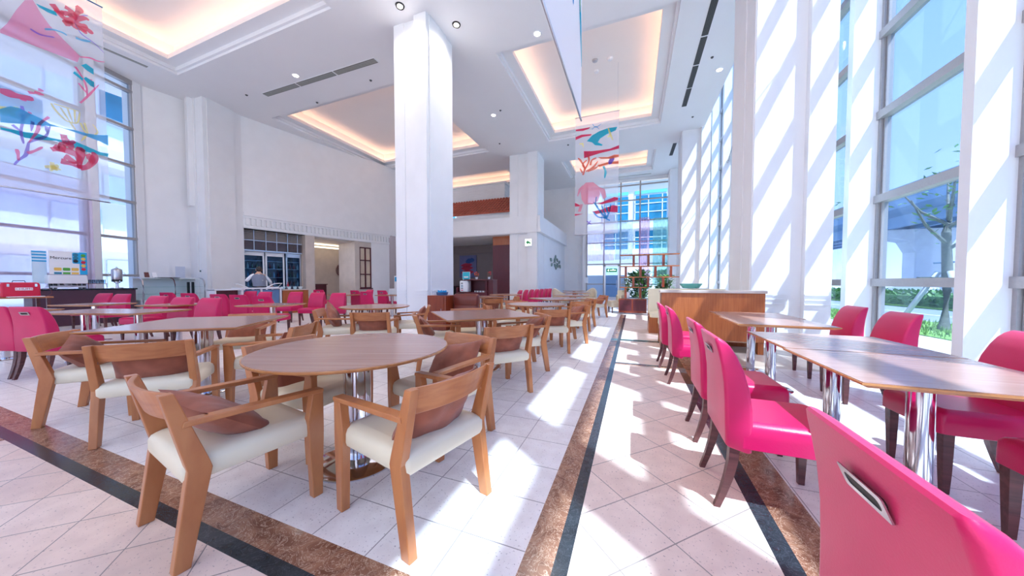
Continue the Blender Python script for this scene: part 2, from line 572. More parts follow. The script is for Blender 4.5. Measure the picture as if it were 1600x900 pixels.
# ---- right glass wall: fins, transoms, panes; bays are windows
FIN_Y = [-7.93, -5.73, -3.53, -1.33, 0.87, 3.07, 5.27, 7.47, 9.67, 11.87, 14.07, 16.27, 18.47, 20.67, 22.87]
TR_Z = [1.17, 2.61, 4.05, 5.42, 6.80, 8.18, 9.56, 10.94]
for y in FIN_Y:
    b = MB()
    b.box(3.57, 4.06, y, y + 0.14, 0.0, ZT)
    struct(b.build('wall_right', WHITE))
n_win = 0
for k in range(len(FIN_Y) - 1):
    y0, y1 = FIN_Y[k] + 0.14, FIN_Y[k + 1]
    n_win += 1
    w = struct(empty('window_%d' % n_win, (XG, y0, 0)))
    fr = MB()
    L = y1 - y0
    for z in TR_Z:
        fr.box(-0.10, 0.06, 0, L, z - 0.055, z + 0.075)
    fr.box(-0.10, 0.06, 0, L, 0.0, 0.12); fr.box(-0.10, 0.06, 0, L, ZT - 0.12, ZT)
    for a in (0.0, L - 0.05): fr.box(-0.07, 0.06, a, a + 0.05, 0, ZT)
    for a in (0.06, L - 0.09): fr.box(-0.03, 0.05, a, a + 0.03, 0, ZT)
    fr.build('window_frame', FRAME, w)
    g = MB(); g.box(0.0, 0.008, 0.02, L - 0.02, 0.06, ZT - 0.05)
    g.build('window_pane', GLASS, w)

# ---- pillars
def pillar(name, x0, x1, y0, y1, side):
    """square pillar with a raised strip on its front, fine vertical grooves and three horizontal ledges"""
    b = MB()
    b.box(x0, x1, y0, y1, 0, ZC + (ZT - ZC if side == 'R' else 0.0) - 0.001)
    w = x1 - x0
    if side == 'R':
        b.box(x0 + w * 0.67, x1, y0 - 0.13, y0, 0, ZT)
        b.box(x0 + 0.0, x0 + w * 0.30, y0 - 0.022, y0, 0, ZT)
        b.box(x0 - 0.02, x0, y0 + 0.0, y0 + 0.40, 0, ZC)
        b.box(x0 - 0.02, x0, y0 + 0.55, y1, 0, ZC)
    else:
        b.box(x0 + w * 0.66, x1, y0 - 0.12, y0, 0, ZC)
        b.box(x0, x0 + w * 0.30, y0 - 0.025, y0, 0, ZC)
        b.box(x1, x1 + 0.03, y0, y1 - 0.35, 0, ZC)
    o = struct(b.build(name, WHITE))
    m = MB()
    for z in (0.96, 0.875, 0.795):
        if side == 'R':
            m.box(x0 + 0.04, x0 + w * 0.50, y0 - 0.045, y0 - 0.015, z - 0.012, z + 0.012)
            m.box(x0 + w * 0.665, x1 - 0.03, y0 - 0.165, y0 - 0.125, z - 0.012, z + 0.012)
            m.box(x0 - 0.045, x0 - 0.015, y0 + 0.05, y0 + 0.36, z - 0.012, z + 0.012)
            m.box(x0 - 0.045, x0 - 0.015, y0 + 0.60, y1 - 0.05, z - 0.012, z + 0.012)
        else:
            m.box(x0 + 0.03, x0 + w * 0.30, y0 - 0.05, y0 - 0.02, z - 0.012, z + 0.012)
            m.box(x0 + w * 0.655, x1 - 0.0, y0 - 0.15, y0 - 0.115, z - 0.012, z + 0.012)
            m.box(x1 + 0.028, x1 + 0.06, y0 + 0.05, y1 - 0.37, z - 0.012, z + 0.012)
    m.box(x0 - 0.03, x1 + 0.03, y0 - (0.16 if side == 'R' else 0.15), y1 + 0.02, 0, 0.08)
    m.build('pillar_ledge', WHITE, o)
    return o
for y in (7.1, 16.65):
    pillar('wall_pillar_right', 2.04, 3.15, y, y + 1.33, 'R')
pillar('wall_pillar_right', 2.04, 3.15, 21.9, 22.9, 'R')
pillar('wall_pillar_left', -6.22, -5.10, 7.1, 8.25, 'L')
pillar('wall_pillar_left', -6.5, -4.88, 16.45, 17.7, 'L')

# ---- left wall, in its own frame: s along the wall, t out of it into the room
A = Vector((-15.5, 8.4, 0)); Bp = Vector((-14.1, 15.4, 0))
du = (Bp - A).normalized(); nn = Vector((du.y, -du.x, 0))
ML = Matrix.Translation(A) @ Matrix(((du.x, nn.x, 0, 0), (du.y, nn.y, 0, 0), (0, 0, 1, 0), (0, 0, 0, 1)))
LEN = (Bp - A).length
b = MB(ML)
b.box(-1.6, LEN + 1.5, -0.3, 0, 4.12, ZC + 0.05)          # upper white wall
b.box(0, LEN, -0.4, 0.02, 3.50, 3.95)                     # lintel
b.box(5.95, LEN + 0.02, -0.3, 0, 0, 3.5)
struct(b.build('wall_left', WHITE))
b = MB(ML)
b.box(0, LEN, -0.3, 0.14, 4.02, 4.16); b.box(0, LEN, -0.3, 0.09, 3.93, 4.02); b.box(0, LEN, -0.3, 0.05, 3.52, 3.62)
k = 0.08
while k < LEN - 0.1:
    b.box(k, k + 0.10, 0.0, 0.075, 3.64, 3.93); k += 0.185
struct(b.build('trim_1', WHITE))
b = MB(ML)
b.box(2.40, 2.82, -0.5, 0.03, 0, 3.5); b.box(4.92, 5.2, -0.05, 0.03, 0, 3.5); b.box(4.92, 5.2, -1.6, -0.05, 0, 3.5)
for z in (0.9, 2.35): b.box(2.39, 2.83, -0.4, 0.04, z, z + 0.02); b.box(4.91, 5.21, -1.6, 0.04, z, z + 0.02)
struct(b.build('wall_piers', MARB))
# rooms behind the openings
b = MB(ML)
b.box(-0.2, 2.4, -1.25, -1.2, 0, 3.6)
b.box(-0.2, -0.15, -1.2, 0, 0, 3.6); b.box(2.35, 2.4, -1.2, -0.3, 0, 3.6); b.box(-0.2, 2.4, -1.25, 0, 3.5, 3.55)
b.box(2.82, 7.2, -4.6, -4.5, 0, 3.5); b.box(2.82, 7.2, -4.6, -0.3, 3.42, 3.5)
b.box(5.2, 5.95, -0.12, -0.04, 0, 0.85); b.box(5.2, 5.95, -0.12, -0.04, 3.2, 3.5)
struct(b.build('wall_back_room', MARB))
# small framed window in the passage wall
w = struct(empty('window_40'))
b = MB(ML)
for s in (5.22, 5.56, 5.90): b.box(s, s + 0.06, -0.14, -0.02, 0.85, 3.2)
for z in (0.85, 1.62, 2.42, 3.14): b.box(5.22, 5.96, -0.12, -0.02, z, z + 0.06)
b.box(5.18, 6.0, -0.1, 0.04, 0.80, 0.86)
b.build('window_frame', DARKM, w)
b = MB(ML); b.box(5.25, 5.94, -0.09, -0.08, 0.9, 3.15); b.build('window_pane', mat('lit_blind', '#d9c7b0', 0.7, noise=0.08, nscale=3), w)

# left pier and wall next to the left windows
b = MB()
b.prism([(-16.5, 5.7), (-16.25, 7.0), (-15.25, 7.03), (-15.5, 8.42), (-17.2, 8.42), (-17.2, 5.7)], 0, ZC + 0.02)
b.prism([(-15.27, 7.15), (-15.20, 7.15), (-15.39, 8.1), (-15.46, 8.1)], 0, ZC)
b.box(-16.05, -15.7, 6.975, 7.02, 0, ZC); 
struct(b.build('wall_left', WHITE))

# ---- left glass wall
J = Vector((-16.5, 5.72, 0)); dv = Vector((0.32, -0.947, 0)).normalized(); nv = Vector((0.947, 0.32, 0)).normalized()
MW = Matrix.Translation(J) @ Matrix(((dv.x, nv.x, 0, 0), (dv.y, nv.y, 0, 0), (0, 0, 1, 0), (0, 0, 0, 1)))
TL = [1.42, 2.70, 3.97, 5.24, 6.52, 7.80]
bays = [(0.10, 1.12), (1.33, 4.1), (4.33, 7.0), (7.23, 9.9), (10.1, 13.0)]
for q, (a0, a1) in enumerate(bays):
    w = struct(empty('window_%d' % (41 + q)))
    b = MB(MW)
    for z in TL: b.box(a0, a1, -0.06, 0.10, z - 0.035, z + 0.045)
    b.box(a0, a1, -0.06, 0.10, 0, 0.1); b.box(a0, a1, -0.06, 0.1, ZC - 0.15, ZC)
    b.box(a0, a0 + 0.05, -0.06, 0.08, 0, ZC); b.box(a1 - 0.05, a1, -0.06, 0.08, 0, ZC)
    b.build('window_frame', FRAME, w)
    b = MB(MW); b.box(a0, a1, 0.0, 0.008, 0.05, ZC - 0.05); b.build('window_pane', GLASS, w)
b = MB(MW)
b.box(-0.1, 0.12, -0.3, 0.12, 0, ZC)
for a0, a1 in ((1.12, 1.33), (4.1, 4.33), (7.0, 7.23), (9.9, 10.1)): b.box(a0, a1, -0.28, 0.14, 0, ZC)
struct(b.build('wall_left', WHITE))

# ---- mezzanine box at the back left and the wall with the leaves
YM = 16.35
b = MB()
b.box(-14.15, -4.87, YM, YM + 0.25, 4.02, 4.80)
b.box(-14.15, -4.82, YM - 0.05, YM + 0.1, 3.90, 4.06)
b.box(-4.95, -4.72, YM, 23.6, 4.02, 4.80); b.box(-4.95, -4.66, YM - 0.04, 23.6, 3.90, 4.06)
b.box(-14.15, -4.9, YM, 23.6, 3.86, 3.92)
b.box(-14.15, -4.9, YM + 0.2, 23.6, 4.02, 4.10)
struct(b.build('wall_mezzanine', WHITE))
b = MB()
b.box(-5.1, -4.87, 17.7, 23.6, 0, 3.9)
struct(b.build('wall_side', WHITE))
b = MB()
b.box(-14.4, -13.4, YM, YM + 0.3, 0, ZC)
b.box(-13.4, -13.1, YM - 0.06, YM + 0.3, 0, 3.95)
b.box(-14.15, -3.45, 23.5, 23.8, 0, ZC + 0.05)
b.box(-3.45, -3.2, 23.0, 23.6, 0, ZC)
b.box(2.15, 4.06, 23.3, 23.6, 0, ZT)
b.box(-3.45, 2.2, 22.95, 23.3, 8.0, ZC + 0.05)
struct(b.build('wall_back', WHITE))
b = MB()
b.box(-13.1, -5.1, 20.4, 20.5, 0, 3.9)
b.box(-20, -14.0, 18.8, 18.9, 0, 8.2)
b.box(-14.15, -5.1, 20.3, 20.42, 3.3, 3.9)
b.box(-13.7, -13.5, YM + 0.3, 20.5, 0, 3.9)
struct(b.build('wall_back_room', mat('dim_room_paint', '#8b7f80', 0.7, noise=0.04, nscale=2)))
b = MB(); b.box(-7.75, -6.55, 16.9, 17.5, 0, 3.36); b.cur = 1; b.box(-7.75, -6.55, 16.9, 17.5, 3.36, 3.88)
struct(b.build('wall_panel', [DARKM, BOOTHW]))
# tiled roof and louvre box upstairs
rf = MB()
nx = 30
for i in range(nx):
    x = -12.2 + i * 0.21
    hip = max(0, (i - 22)) * 0.30
    rings = []
    for t2 in range(14):
        t = t2 // 2 + (0.97 if t2 % 2 else 0.0)
        yy = 17.2 + t * 0.33 + 0.0
        zz = 5.30 + t * 0.22 + (0.045 if t2 % 2 == 0 else 0)
        if yy > 19.2 - hip: break
        rings.append([(x + 0.105 * math.cos(a), yy, zz + 0.09 * math.sin(a)) for a in [PI * q / 6 for q in range(7)]] + [(x - 0.105, yy, zz - 0.04), (x + 0.105, yy, zz - 0.04)])
    if len(rings) > 1: rf.loft(rings)
for i in range(10):
    y = 17.3 + i * 0.21
    rings = [[(-6.2 + 0.19 * 0 - 0.35 * t, y + 0.1 * math.cos(a), 5.26 + t * 0.23 + 0.07 * math.sin(a)) for a in [PI * q / 6 for q in range(7)]] + [(-6.2 - 0.35 * t, y - 0.1, 5.22 + t * 0.23), (-6.2 - 0.35 * t, y + 0.1, 5.22 + t * 0.23)] for t in range(2 + min(i // 2, 4))]
    rf.loft(rings)
tag(rf.build('tiled_roof', TERRA), 'small terracotta tiled roof above the white upstairs ledge', 'roof')
b = MB()
b.box(-12.4, -5.9, 17.25, 19.6, 4.10, 5.22)
struct(b.build('wall_upstairs', WHITE))
b = MB()
b.box(-12.6, -8.0, 19.3, 21.5, 6.6, 7.75)
for i in range(9): b.box(-12.62, -7.97, 19.26, 21.5, 6.66 + i * 0.12, 6.71 + i * 0.12)
b.box(-12.65, -7.9, 19.2, 21.5, 7.72, 7.82)
tag(b.build('louvre_box', WHITE), 'white slatted louvre box standing behind the terracotta tiled roof', 'louvre')

# ---- back glass wall with a door
w = struct(empty('window_60', (0, 23.0, 0)))
b = MB()
for x in (-3.2, -2.02, -0.93, 0.30, 2.08): b.box(x, x + 0.09, -0.06, 0.06, 0, 8.0)
for z in (1.05, 2.45, 3.95, 5.35, 6.75, 7.75): b.box(-3.2, 2.17, -0.05, 0.05, z - 0.03, z + 0.05)
b.box(-3.2, 2.17, -0.05, 0.05, 0, 0.1)
b.build('window_frame', FRAME, w)
b = MB(); b.box(-3.15, 2.12, -0.004, 0.004, 0.05, 7.95); b.build('window_pane', GLASS, w)
d = struct(empty('door_1', (-1.93, 22.85, 0)))
b = MB()
for x in (0.0, 0.9): b.box(x, x + 0.1, -0.04, 0.04, 0.0, 2.4)
b.box(0, 1.0, -0.04, 0.04, 2.3, 2.4); b.box(0, 1.0, -0.04, 0.04, 0.0, 0.18)
b.build('door_frame', STEEL, d)
b = MB(); b.box(0.1, 0.9, -0.005, 0.005, 0.18, 2.3); b.build('door_pane', GLASS, d)
b = MB(); b.tube([(0.83, -0.08, 0.85), (0.83, -0.08, 1.35)], 0.015); b.build('door_handle', STEEL, d)

# ---- outside
b = MB()
b.cur = 0; b.box(-120, 5.6, -40, 120, -0.42, -0.32); b.box(4.15, 6.1, -20, 90, -0.32, -0.02)
b.cur = 1; b.box(6.1, 8.4, -20, 60, -0.32, 0.0)
b.cur = 2; b.box(8.4, 13.0, -20, 90, -0.32, -0.08)
b.cur = 3; b.box(8.4, 8.65, -20, 90, -0.1, -0.03); b.box(10.6, 10.8, -20, 90, -0.1, -0.07)
b.cur = 1; b.box(13.0, 15.5, -20, 90, -0.32, 0.0)
b.cur = 2; b.box(15.5, 24, -20, 90, -0.32, -0.08)
b.cur = 3; b.box(18, 18.4, -20, 90, -0.1, -0.06); b.box(24, 60, -20, 120, -0.32, -0.05)
b.cur = 0; b.box(-40, 6.1, 26.2, 90, -0.3, -0.02); b.box(-60, -18, -30, 30, -0.3, -0.03)
struct(b.build('ground', [PAVE, GRASS, ROAD, CONC]))

# ================================================================ FURNITURE
def ring_xz(cx, z, hx, hy, r, tilt=0.0):
    return [(cx + x, y, z + tilt * x) for x, y in rrect(hx, hy, min(r, hx, hy) * 0.98)]
def make_pink(name='dining_chair'):
    t = tag(empty(name), cat='chair')
    # seat: padded apron
    s = MB()
    rs = []
    for z, gx, gy in ((0.335, -0.012, -0.012), (0.342, 0, 0), (0.40, 0, 0), (0.445, -0.002, -0.002), (0.462, -0.012, -0.012), (0.474, -0.035, -0.035)):
        rs.append([(x + 0.015, y, z) for x, y in rrect(0.235 + gx, 0.225 + gy, 0.028 + 0.0)])
    s.loft(rs)
    s.build('seat', PINKSEAT, t)
    b = MB(); rs = []
    prof = [(0.325, -0.212, 0.050, 0.218), (0.335, -0.212, 0.058, 0.224), (0.45, -0.212, 0.062, 0.225), (0.55, -0.215, 0.061, 0.222), (0.65, -0.224, 0.057, 0.217),
            (0.74, -0.241, 0.051, 0.211), (0.81, -0.263, 0.043, 0.206), (0.855, -0.282, 0.034, 0.202), (0.878, -0.296, 0.024, 0.198), (0.888, -0.305, 0.010, 0.190)]
    for z, x, hx, hy in prof: rs.append(ring_xz(x, z, hx, hy, 0.020, -0.25))
    b.loft(rs)
    bk = b.build('backrest', PINK, t)
    h = MB()   # metal slot handle set into the rear face
    def hp(x, y, z): return (x, y, z)
    zc, xr = 0.806, -0.3095
    out = rrect(0.060, 0.021, 0.006); inn = rrect(0.047, 0.0105, 0.0098)
    sl = 0.42
    vo = [(xr - (zz) * sl * 1.0, y, zc + zz) for y, zz in out]; vo2 = [(xr - 0.003 - zz * sl, y, zc + zz) for y, zz in out]
    vi = [(xr - 0.003 - zz * sl, y, zc + zz) for y, zz in inn]; vi2 = [(xr + 0.018 - zz * sl, y, zc + zz) for y, zz in inn]
    h.loft([vo, vo2, vi, vi2], cap=False, smooth=False)
    h.build('handle', STEEL, t)
    h = MB(); h.loft([[(xr - 0.0012 - zz * sl, y, zc + zz) for y, zz in inn], [(xr + 0.012 - zz * sl, y, zc + zz) for y, zz in inn]], smooth=False)
    h.build('handle_slot_shade', DARK, t)  # dark plug, its colour carries the shade of the slot opening
    for sy in (-1, 1):
        l = MB(); rs = []
        for z, x, w in ((0.0, 0.205, 0.014), (0.12, 0.205, 0.018), (0.35, 0.207, 0.023)):
            rs.append([(x + a, sy * 0.195 + c, z) for a, c in ((-w, -w), (w, -w), (w, w), (-w, w))])
        l.loft(rs, smooth=False); l.build('leg', LEG, t)
        l = MB(); rs = []
        for z, x, w in ((0.0, -0.298, 0.014), (0.08, -0.272, 0.016), (0.17, -0.248, 0.019), (0.26, -0.232, 0.021), (0.35, -0.226, 0.023)):
            rs.append([(x + a, sy * 0.190 + c, z) for a, c in ((-w, -w), (w, -w), (w, w), (-w, w))])
        l.loft(rs, smooth=False); l.build('leg', LEG, t)
    return t
def make_armchair(name='armchair'):
    t = tag(empty(name), cat='chair')
    s = MB(); rs = []
    for z, gx, gy in ((0.338, -0.03, -0.02), (0.345, -0.008, -0.006), (0.365, 0, 0), (0.41, 0, 0), (0.432, -0.010, -0.008), (0.446, -0.032, -0.028), (0.452, -0.07, -0.06)):
        rs.append([(x + 0.012, y, z) for x, y in rrect(0.272 + gx, 0.262 + gy, 0.03)])
    s.loft(rs); s.build('seat', CREAM, t)
    for sy in (-1, 1):
        y0, y1 = sy * 0.236, sy * 0.280
        l = MB(); l.prism([(-0.300, 0), (-0.245, 0), (-0.168, 0.39), (-0.180, 0.435), (-0.278, 0.738), (-0.320, 0.738), (-0.247, 0.40)], min(y0, y1), max(y0, y1), 'y')
        l.build('leg', BEECH, t, bevel=0.004)
        l = MB(); l.prism([(0.238, 0), (0.288, 0), (0.300, 0.36), (0.300, 0.585), (0.246, 0.585), (0.218, 0.43), (0.222, 0.36)], min(y0, y1), max(y0, y1), 'y')
        l.build('leg', BEECH, t, bevel=0.004)
        a = MB(); a.prism([(-0.262, 0.590), (0.296, 0.571), (0.302, 0.578), (0.298, 0.594), (-0.255, 0.616)], min(y0, y1) - 0.006, max(y0, y1) + 0.006, 'y')
        a.build('armrest', BEECH, t, bevel=0.006)
    b = MB(); rs = []
    n = 12
    for k in range(n + 1):
        y = -0.240 + 0.480 * k / n
        bow = 0.045 * (1 - (y / 0.24) ** 2)
        rs.append([(-0.258 - bow, y, 0.610), (-0.236 - bow, y, 0.610), (-0.280 - bow, y, 0.736), (-0.300 - bow, y, 0.738)])
    b.loft(rs, smooth=False); b.build('backrest', BEECHDARK, t, bevel=0.004)
    return t
def make_cushion(name='throw_cushion', seed=1):
    rnd = random.Random(seed)
    b = MB(); N = 18; W = 0.228
    vs = []; fs = []
    def pos(i, j, s):
        u = -1 + 2 * i / N; v = -1 + 2 * j / N
        edge = max(0.0, (1 - u * u)) ** 0.5 * max(0.0, (1 - v * v)) ** 0.5
        pin = 1 - 0.10 * (1 - u * u) * 0 - 0.07 * (1 - abs(v) ** 2) * abs(u) ** 3
        pin2 = 1 - 0.07 * (1 - abs(u) ** 2) * abs(v) ** 3
        w = 0.006 * math.sin(7 * u + seed) * math.cos(6 * v + 2 * seed) + 0.004 * math.sin(17 * u * v + seed)
        return (W * u * pin, W * 0.86 * v * pin2 - 0.055 * (1 - u * u) * (1 - v) / 2, s * (0.074 * edge) + w * edge + 0.03 * (u * u) * 0.6)
    idx = {}
    for s in (1, -1):
        for i in range(N + 1):
            for j in range(N + 1):
                if s == -1 and (i in (0, N) or j in (0, N)): idx[(s, i, j)] = idx[(1, i, j)]; continue
                idx[(s, i, j)] = len(vs); vs.append(pos(i, j, s))
    for s in (1, -1):
        for i in range(N):
            for j in range(N):
                q = (idx[(s, i, j)], idx[(s, i + 1, j)], idx[(s, i + 1, j + 1)], idx[(s, i, j + 1)])
                fs.append(q if s == 1 else q[::-1])
    b.add(vs, fs, True)
    return tag(b.build(name, BROWNCLOTH, None), cat='cushion')

def make_round_table(name='round_table'):
    t = tag(empty(name), cat='table')
    b = MB(); b.lathe([(0.585, 0.7490), (0.585, 0.7515)], n=72); b.build('tabletop', VENEER, t)
    b = MB(); b.lathe([(0.545, 0.722), (0.588, 0.736), (0.592, 0.742), (0.592, 0.7485), (0.584, 0.750)], n=72); b.build('edge_band', EDGE, t)
    b = MB(); b.lathe([(0.082, 0.03), (0.082, 0.722)], n=40); b.build('pole', CHROME, t)
    b = MB(); b.lathe([(0.268, 0.0), (0.27, 0.008), (0.262, 0.014), (0.12, 0.026), (0.083, 0.032)], n=56); b.build('base', CHROME, t)
    return t
def offs(poly, d):
    n = len(poly); out = []
    cx = sum(p[0] for p in poly) / n; cy = sum(p[1] for p in poly) / n
    for i in range(n):
        p0, p1, p2 = Vector(poly[i - 1]), Vector(poly[i]), Vector(poly[(i + 1) % n])
        e1 = (p1 - p0).normalized(); e2 = (p2 - p1).normalized()
        n1 = Vector((e1.y, -e1.x)); n2 = Vector((e2.y, -e2.x))
        k = (n1 + n2); k = k / max(k.dot(n1), 0.3)
        out.append(tuple(p1 - k * d))
    return out
def make_square_table(name, hx, hy, pole=0.082, base=0.27, poles=((0, 0),)):
    t = tag(empty(name), cat='table')
    P = [(hx, -hy), (hx, hy), (-hx, hy), (-hx, -hy)]
    b = MB(); b.prism(offs(P, 0.006), 0.7490, 0.7515); b.build('tabletop', VENEER, t)
    b = MB()
    a = offs(P, 0.035)
    v = [(p[0], p[1], 0.722) for p in a] + [(p[0], p[1], 0.740) for p in P] + [(p[0], p[1], 0.7485) for p in P]
    f = [(3, 2, 1, 0), (8, 9, 10, 11)] + [(i, (i + 1) % 4, 4 + (i + 1) % 4, 4 + i) for i in range(4)] + [(4 + i, 4 + (i + 1) % 4, 8 + (i + 1) % 4, 8 + i) for i in range(4)]
    b.add(v, f); b.build('edge_band', EDGE, t)
    for px, py in poles:
        b = MB(); b.lathe([(pole, 0.02), (pole, 0.722)], (px, py, 0), n=36); b.build('pole', CHROME, t)
        b = MB(); b.lathe([(base, 0.0), (base + 0.002, 0.006), (base - 0.008, 0.012), (pole + 0.03, 0.020), (pole, 0.026)], (px, py, 0), n=48); b.build('base', CHROME, t)
    return t

# ---- tables
rt = make_round_table()
G = 'round wooden tables'
for x, y, l in (
    (-1.712, 1.565, 'large round wooden table in the foreground with a thick chrome pole'),
    (-4.38, 4.43, 'round wooden table in front of the big white pillar'),
    (-1.82, 6.05, 'round wooden table beyond the diamond-set square table along the aisle'),
    (-1.95, 10.6, 'farthest small round wooden table beside the aisle, near the back windows'),
    (-4.35, 10.6, 'round wooden table in front of the maroon service cabinet')):
    place(rt, USED, (x, y, 0), 20, l, G)
st = make_square_table('square_table', 0.6, 0.6)
G = 'square wooden tables set diagonally'
for x, y, a, l in (
    (-4.38, 1.97, 36, 'square wooden table set diagonally, behind the two armchairs by the dark floor band'),
    (-1.95, 3.88, 44, 'square wooden table set diagonally behind the front round table, by the aisle'),
    (-1.90, 8.35, 44, 'square wooden table set diagonally farther down the aisle'),
    (-4.30, 8.60, 44, 'square wooden table set diagonally to the right of the big white pillar')):
    place(st, USED, (x, y, 0), a, l, G)
tw = make_square_table('dining_table', 0.418, 0.385, 0.048, 0.20)
GR = 'walnut tables between the pink chairs'
UA = -19.0   # the left zone follows the left glass wall
ul = Vector((0.947, 0.32, 0)); vl = Vector((-0.32, 0.947, 0))
def lz(o, a, b):
    return (o[0] + ul.x * a + vl.x * b, o[1] + ul.y * a + vl.y * b, 0)
tabs = [
    ((1.337, 2.172, 0), 0, 'walnut table nearest the camera on the window side, bluish with reflected sky'),
    ((1.352, 2.946, 0), 0, 'walnut table pushed against the far end of the nearest window-side table'),
    ((1.43, 4.275, 0), 0, 'walnut table near the window with two pink chairs on the window side'),
    ((1.47, 5.052, 0), 0, 'walnut table against the far end of the window-side pair, next to the white pillar'),
]
O1 = (-6.95, 2.37)
for k, l in enumerate(('walnut table at the right end of the nearest long row on the left',
                       'walnut table second from the right in the nearest long row on the left',
                       'walnut table third from the right in the nearest long row, below the left windows',
                       'walnut table at the far left end of the nearest long row')):
    tabs.append((lz(O1, -0.85 * k - (0.5 if k > 1 else 0), 0.0), 18.7, l))
O2 = (-6.62, 4.05)
for k, l in enumerate(('walnut table at the right end of the middle row of pink chairs',
                       'walnut table in the middle row, second from its right end',
                       'walnut table at the left part of the middle row behind the pink chairs')):
    tabs.append((lz(O2, -0.85 * k - 1.1 * (k > 0) - (0.9 if k > 1 else 0), 0.0), 18.7, l))
tabs.append(((-7.9, 8.75, 0), 10, 'walnut table to the left of the big white pillar in the last row'))
tabs.append(((-9.6, 8.3, 0), 10, 'walnut table in the last row before the stone piers'))
for p, a, l in tabs:
    place(tw, USED, p, a, l, GR)

# ---- armchairs with a cushion each: x, y, heading, chair label, cushion (dx, dz, tilt, spin) or None, cushion label
ac = make_armchair()
cu = make_cushion()
CUL = []
arm = [
    (-1.930, 0.985, 81, 'foreground wooden armchair at the lower left, its rear legs on the dark band', (-0.06, 0.505, 38, 8), 'brown cushion sliding forward on the front left armchair'),
    (-1.085, 1.370, 167, 'wooden armchair right of the front round table, turned with its back to the aisle', (-0.165, 0.535, 62, 0), 'brown cushion in the armchair with its back to the aisle at the front round table'),
    (-1.370, 2.060, 255, 'wooden armchair on the far right side of the front round table, facing the camera', (-0.12, 0.53, 48, 14), 'brown cushion leaning in the armchair at the far right side of the front round table'),
    (-2.230, 1.640, 5, 'wooden armchair on the far left side of the front round table, mostly under its top', (-0.16, 0.52, 62, 0), 'brown cushion just visible behind the left edge of the front round table'),
    (-3.610, 1.354, 140, 'wooden armchair seen from behind to the left of the front one, on the white tiles', (-0.15, 0.53, 60, 4), 'brown cushion hanging below the backrest of the armchair left of the front one'),
    (-4.520, 1.330, 50, 'leftmost wooden armchair, its left rear leg on the brown marble band', (-0.10, 0.52, 50, 22), 'brown cushion with a raised corner in the leftmost armchair'),
    (-3.520, 2.170, 210, 'wooden armchair at the right corner of the left diagonal table, back to the round table', (-0.15, 0.53, 60, -6), 'brown cushion in the armchair between the left diagonal table and the round table'),
    (-4.850, 2.600, 310, 'wooden armchair beyond the left diagonal table, hidden up to its cushion', (-0.14, 0.52, 60, 0), 'dark brown cushion visible just under the edge of the left diagonal table'),
    (-1.400, 3.180, 139, 'wooden armchair seen from behind at the near corner of the diagonal table by the aisle', (-0.165, 0.535, 62, 0), 'brown cushion bulging under the backrest of the armchair near the sunlit floor'),
    (-1.430, 4.090, 217, 'wooden armchair on the aisle side of the diagonal table, its arms towards the table', (-0.14, 0.53, 55, 8), 'brown cushion in the aisle side armchair of the diagonal table'),
    (-2.630, 3.800, 40, 'wooden armchair on the pillar side of the diagonal table by the aisle', (-0.15, 0.52, 60, 0), 'brown cushion in the armchair on the pillar side of the aisle diagonal table'),
    (-2.450, 4.480, 310, 'wooden armchair behind the diagonal table by the aisle, below the reddish cabinet', (-0.15, 0.53, 62, 0), 'brown cushion under the far edge of the aisle diagonal table'),
    (-1.340, 5.320, 115, 'wooden armchair with its back to the camera at the second round table by the aisle', (-0.165, 0.535, 62, 0), 'brown cushion of the armchair seen from behind at the second aisle round table'),
    (-1.200, 6.200, 215, 'wooden armchair on the aisle side of the second round table', (-0.15, 0.54, 60, 10), 'brown cushion of the aisle side armchair at the second round table'),
    (-2.480, 5.820, 40, 'wooden armchair on the left side of the second round table by the aisle', (-0.15, 0.53, 60, 0), 'brown cushion of the armchair left of the second aisle round table'),
    (-2.350, 6.650, 310, 'wooden armchair hidden behind the second round table by the aisle', None, ''),
    (-1.330, 8.700, 215, 'wooden armchair on the aisle side of the third table down the aisle', (-0.15, 0.53, 60, 0), 'brown cushion of the armchair at the third table down the aisle'),
    (-1.350, 7.750, 130, 'wooden armchair at the near corner of the third table down the aisle', (-0.15, 0.53, 60, 0), 'brown cushion at the near corner of the third aisle table'),
    (-1.200, 11.10, 215, 'last wooden armchair down the aisle, standing alone on the sunlit tiles', (-0.15, 0.53, 60, 0), 'brown cushion of the last armchair down the aisle'),
    (-4.640, 3.880, 38, 'wooden armchair left of the round table by the big pillar, a cushion on its arm', (-0.08, 0.60, 68, 45), 'brown cushion standing on its corner in the armchair by the pillar round table'),
    (-3.780, 3.830, 118, 'wooden armchair with its back to the camera behind the front round table', (-0.165, 0.535, 62, 0), 'brown cushion of the armchair directly behind the front round table'),
    (-3.900, 4.850, 215, 'wooden armchair on the pillar side of the round table by the big pillar', (-0.15, 0.55, 62, 0), 'brown cushion showing above the edge of the round table by the pillar'),
    (-3.750, 8.000, 130, 'wooden armchair at the near corner of the diagonal table right of the pillar', (-0.15, 0.54, 60, 0), 'brown cushion in the armchair near the table right of the pillar'),
    (-4.950, 8.700, 30, 'wooden armchair left of the diagonal table right of the pillar', None, ''),
    (-3.700, 9.200, 215, 'wooden armchair at the far corner of the diagonal table right of the pillar', None, ''),
    (-2.650, 8.000, 40, 'wooden armchair left of the third table down the aisle', (-0.15, 0.53, 60, 0), 'brown cushion left of the third aisle table'),
]
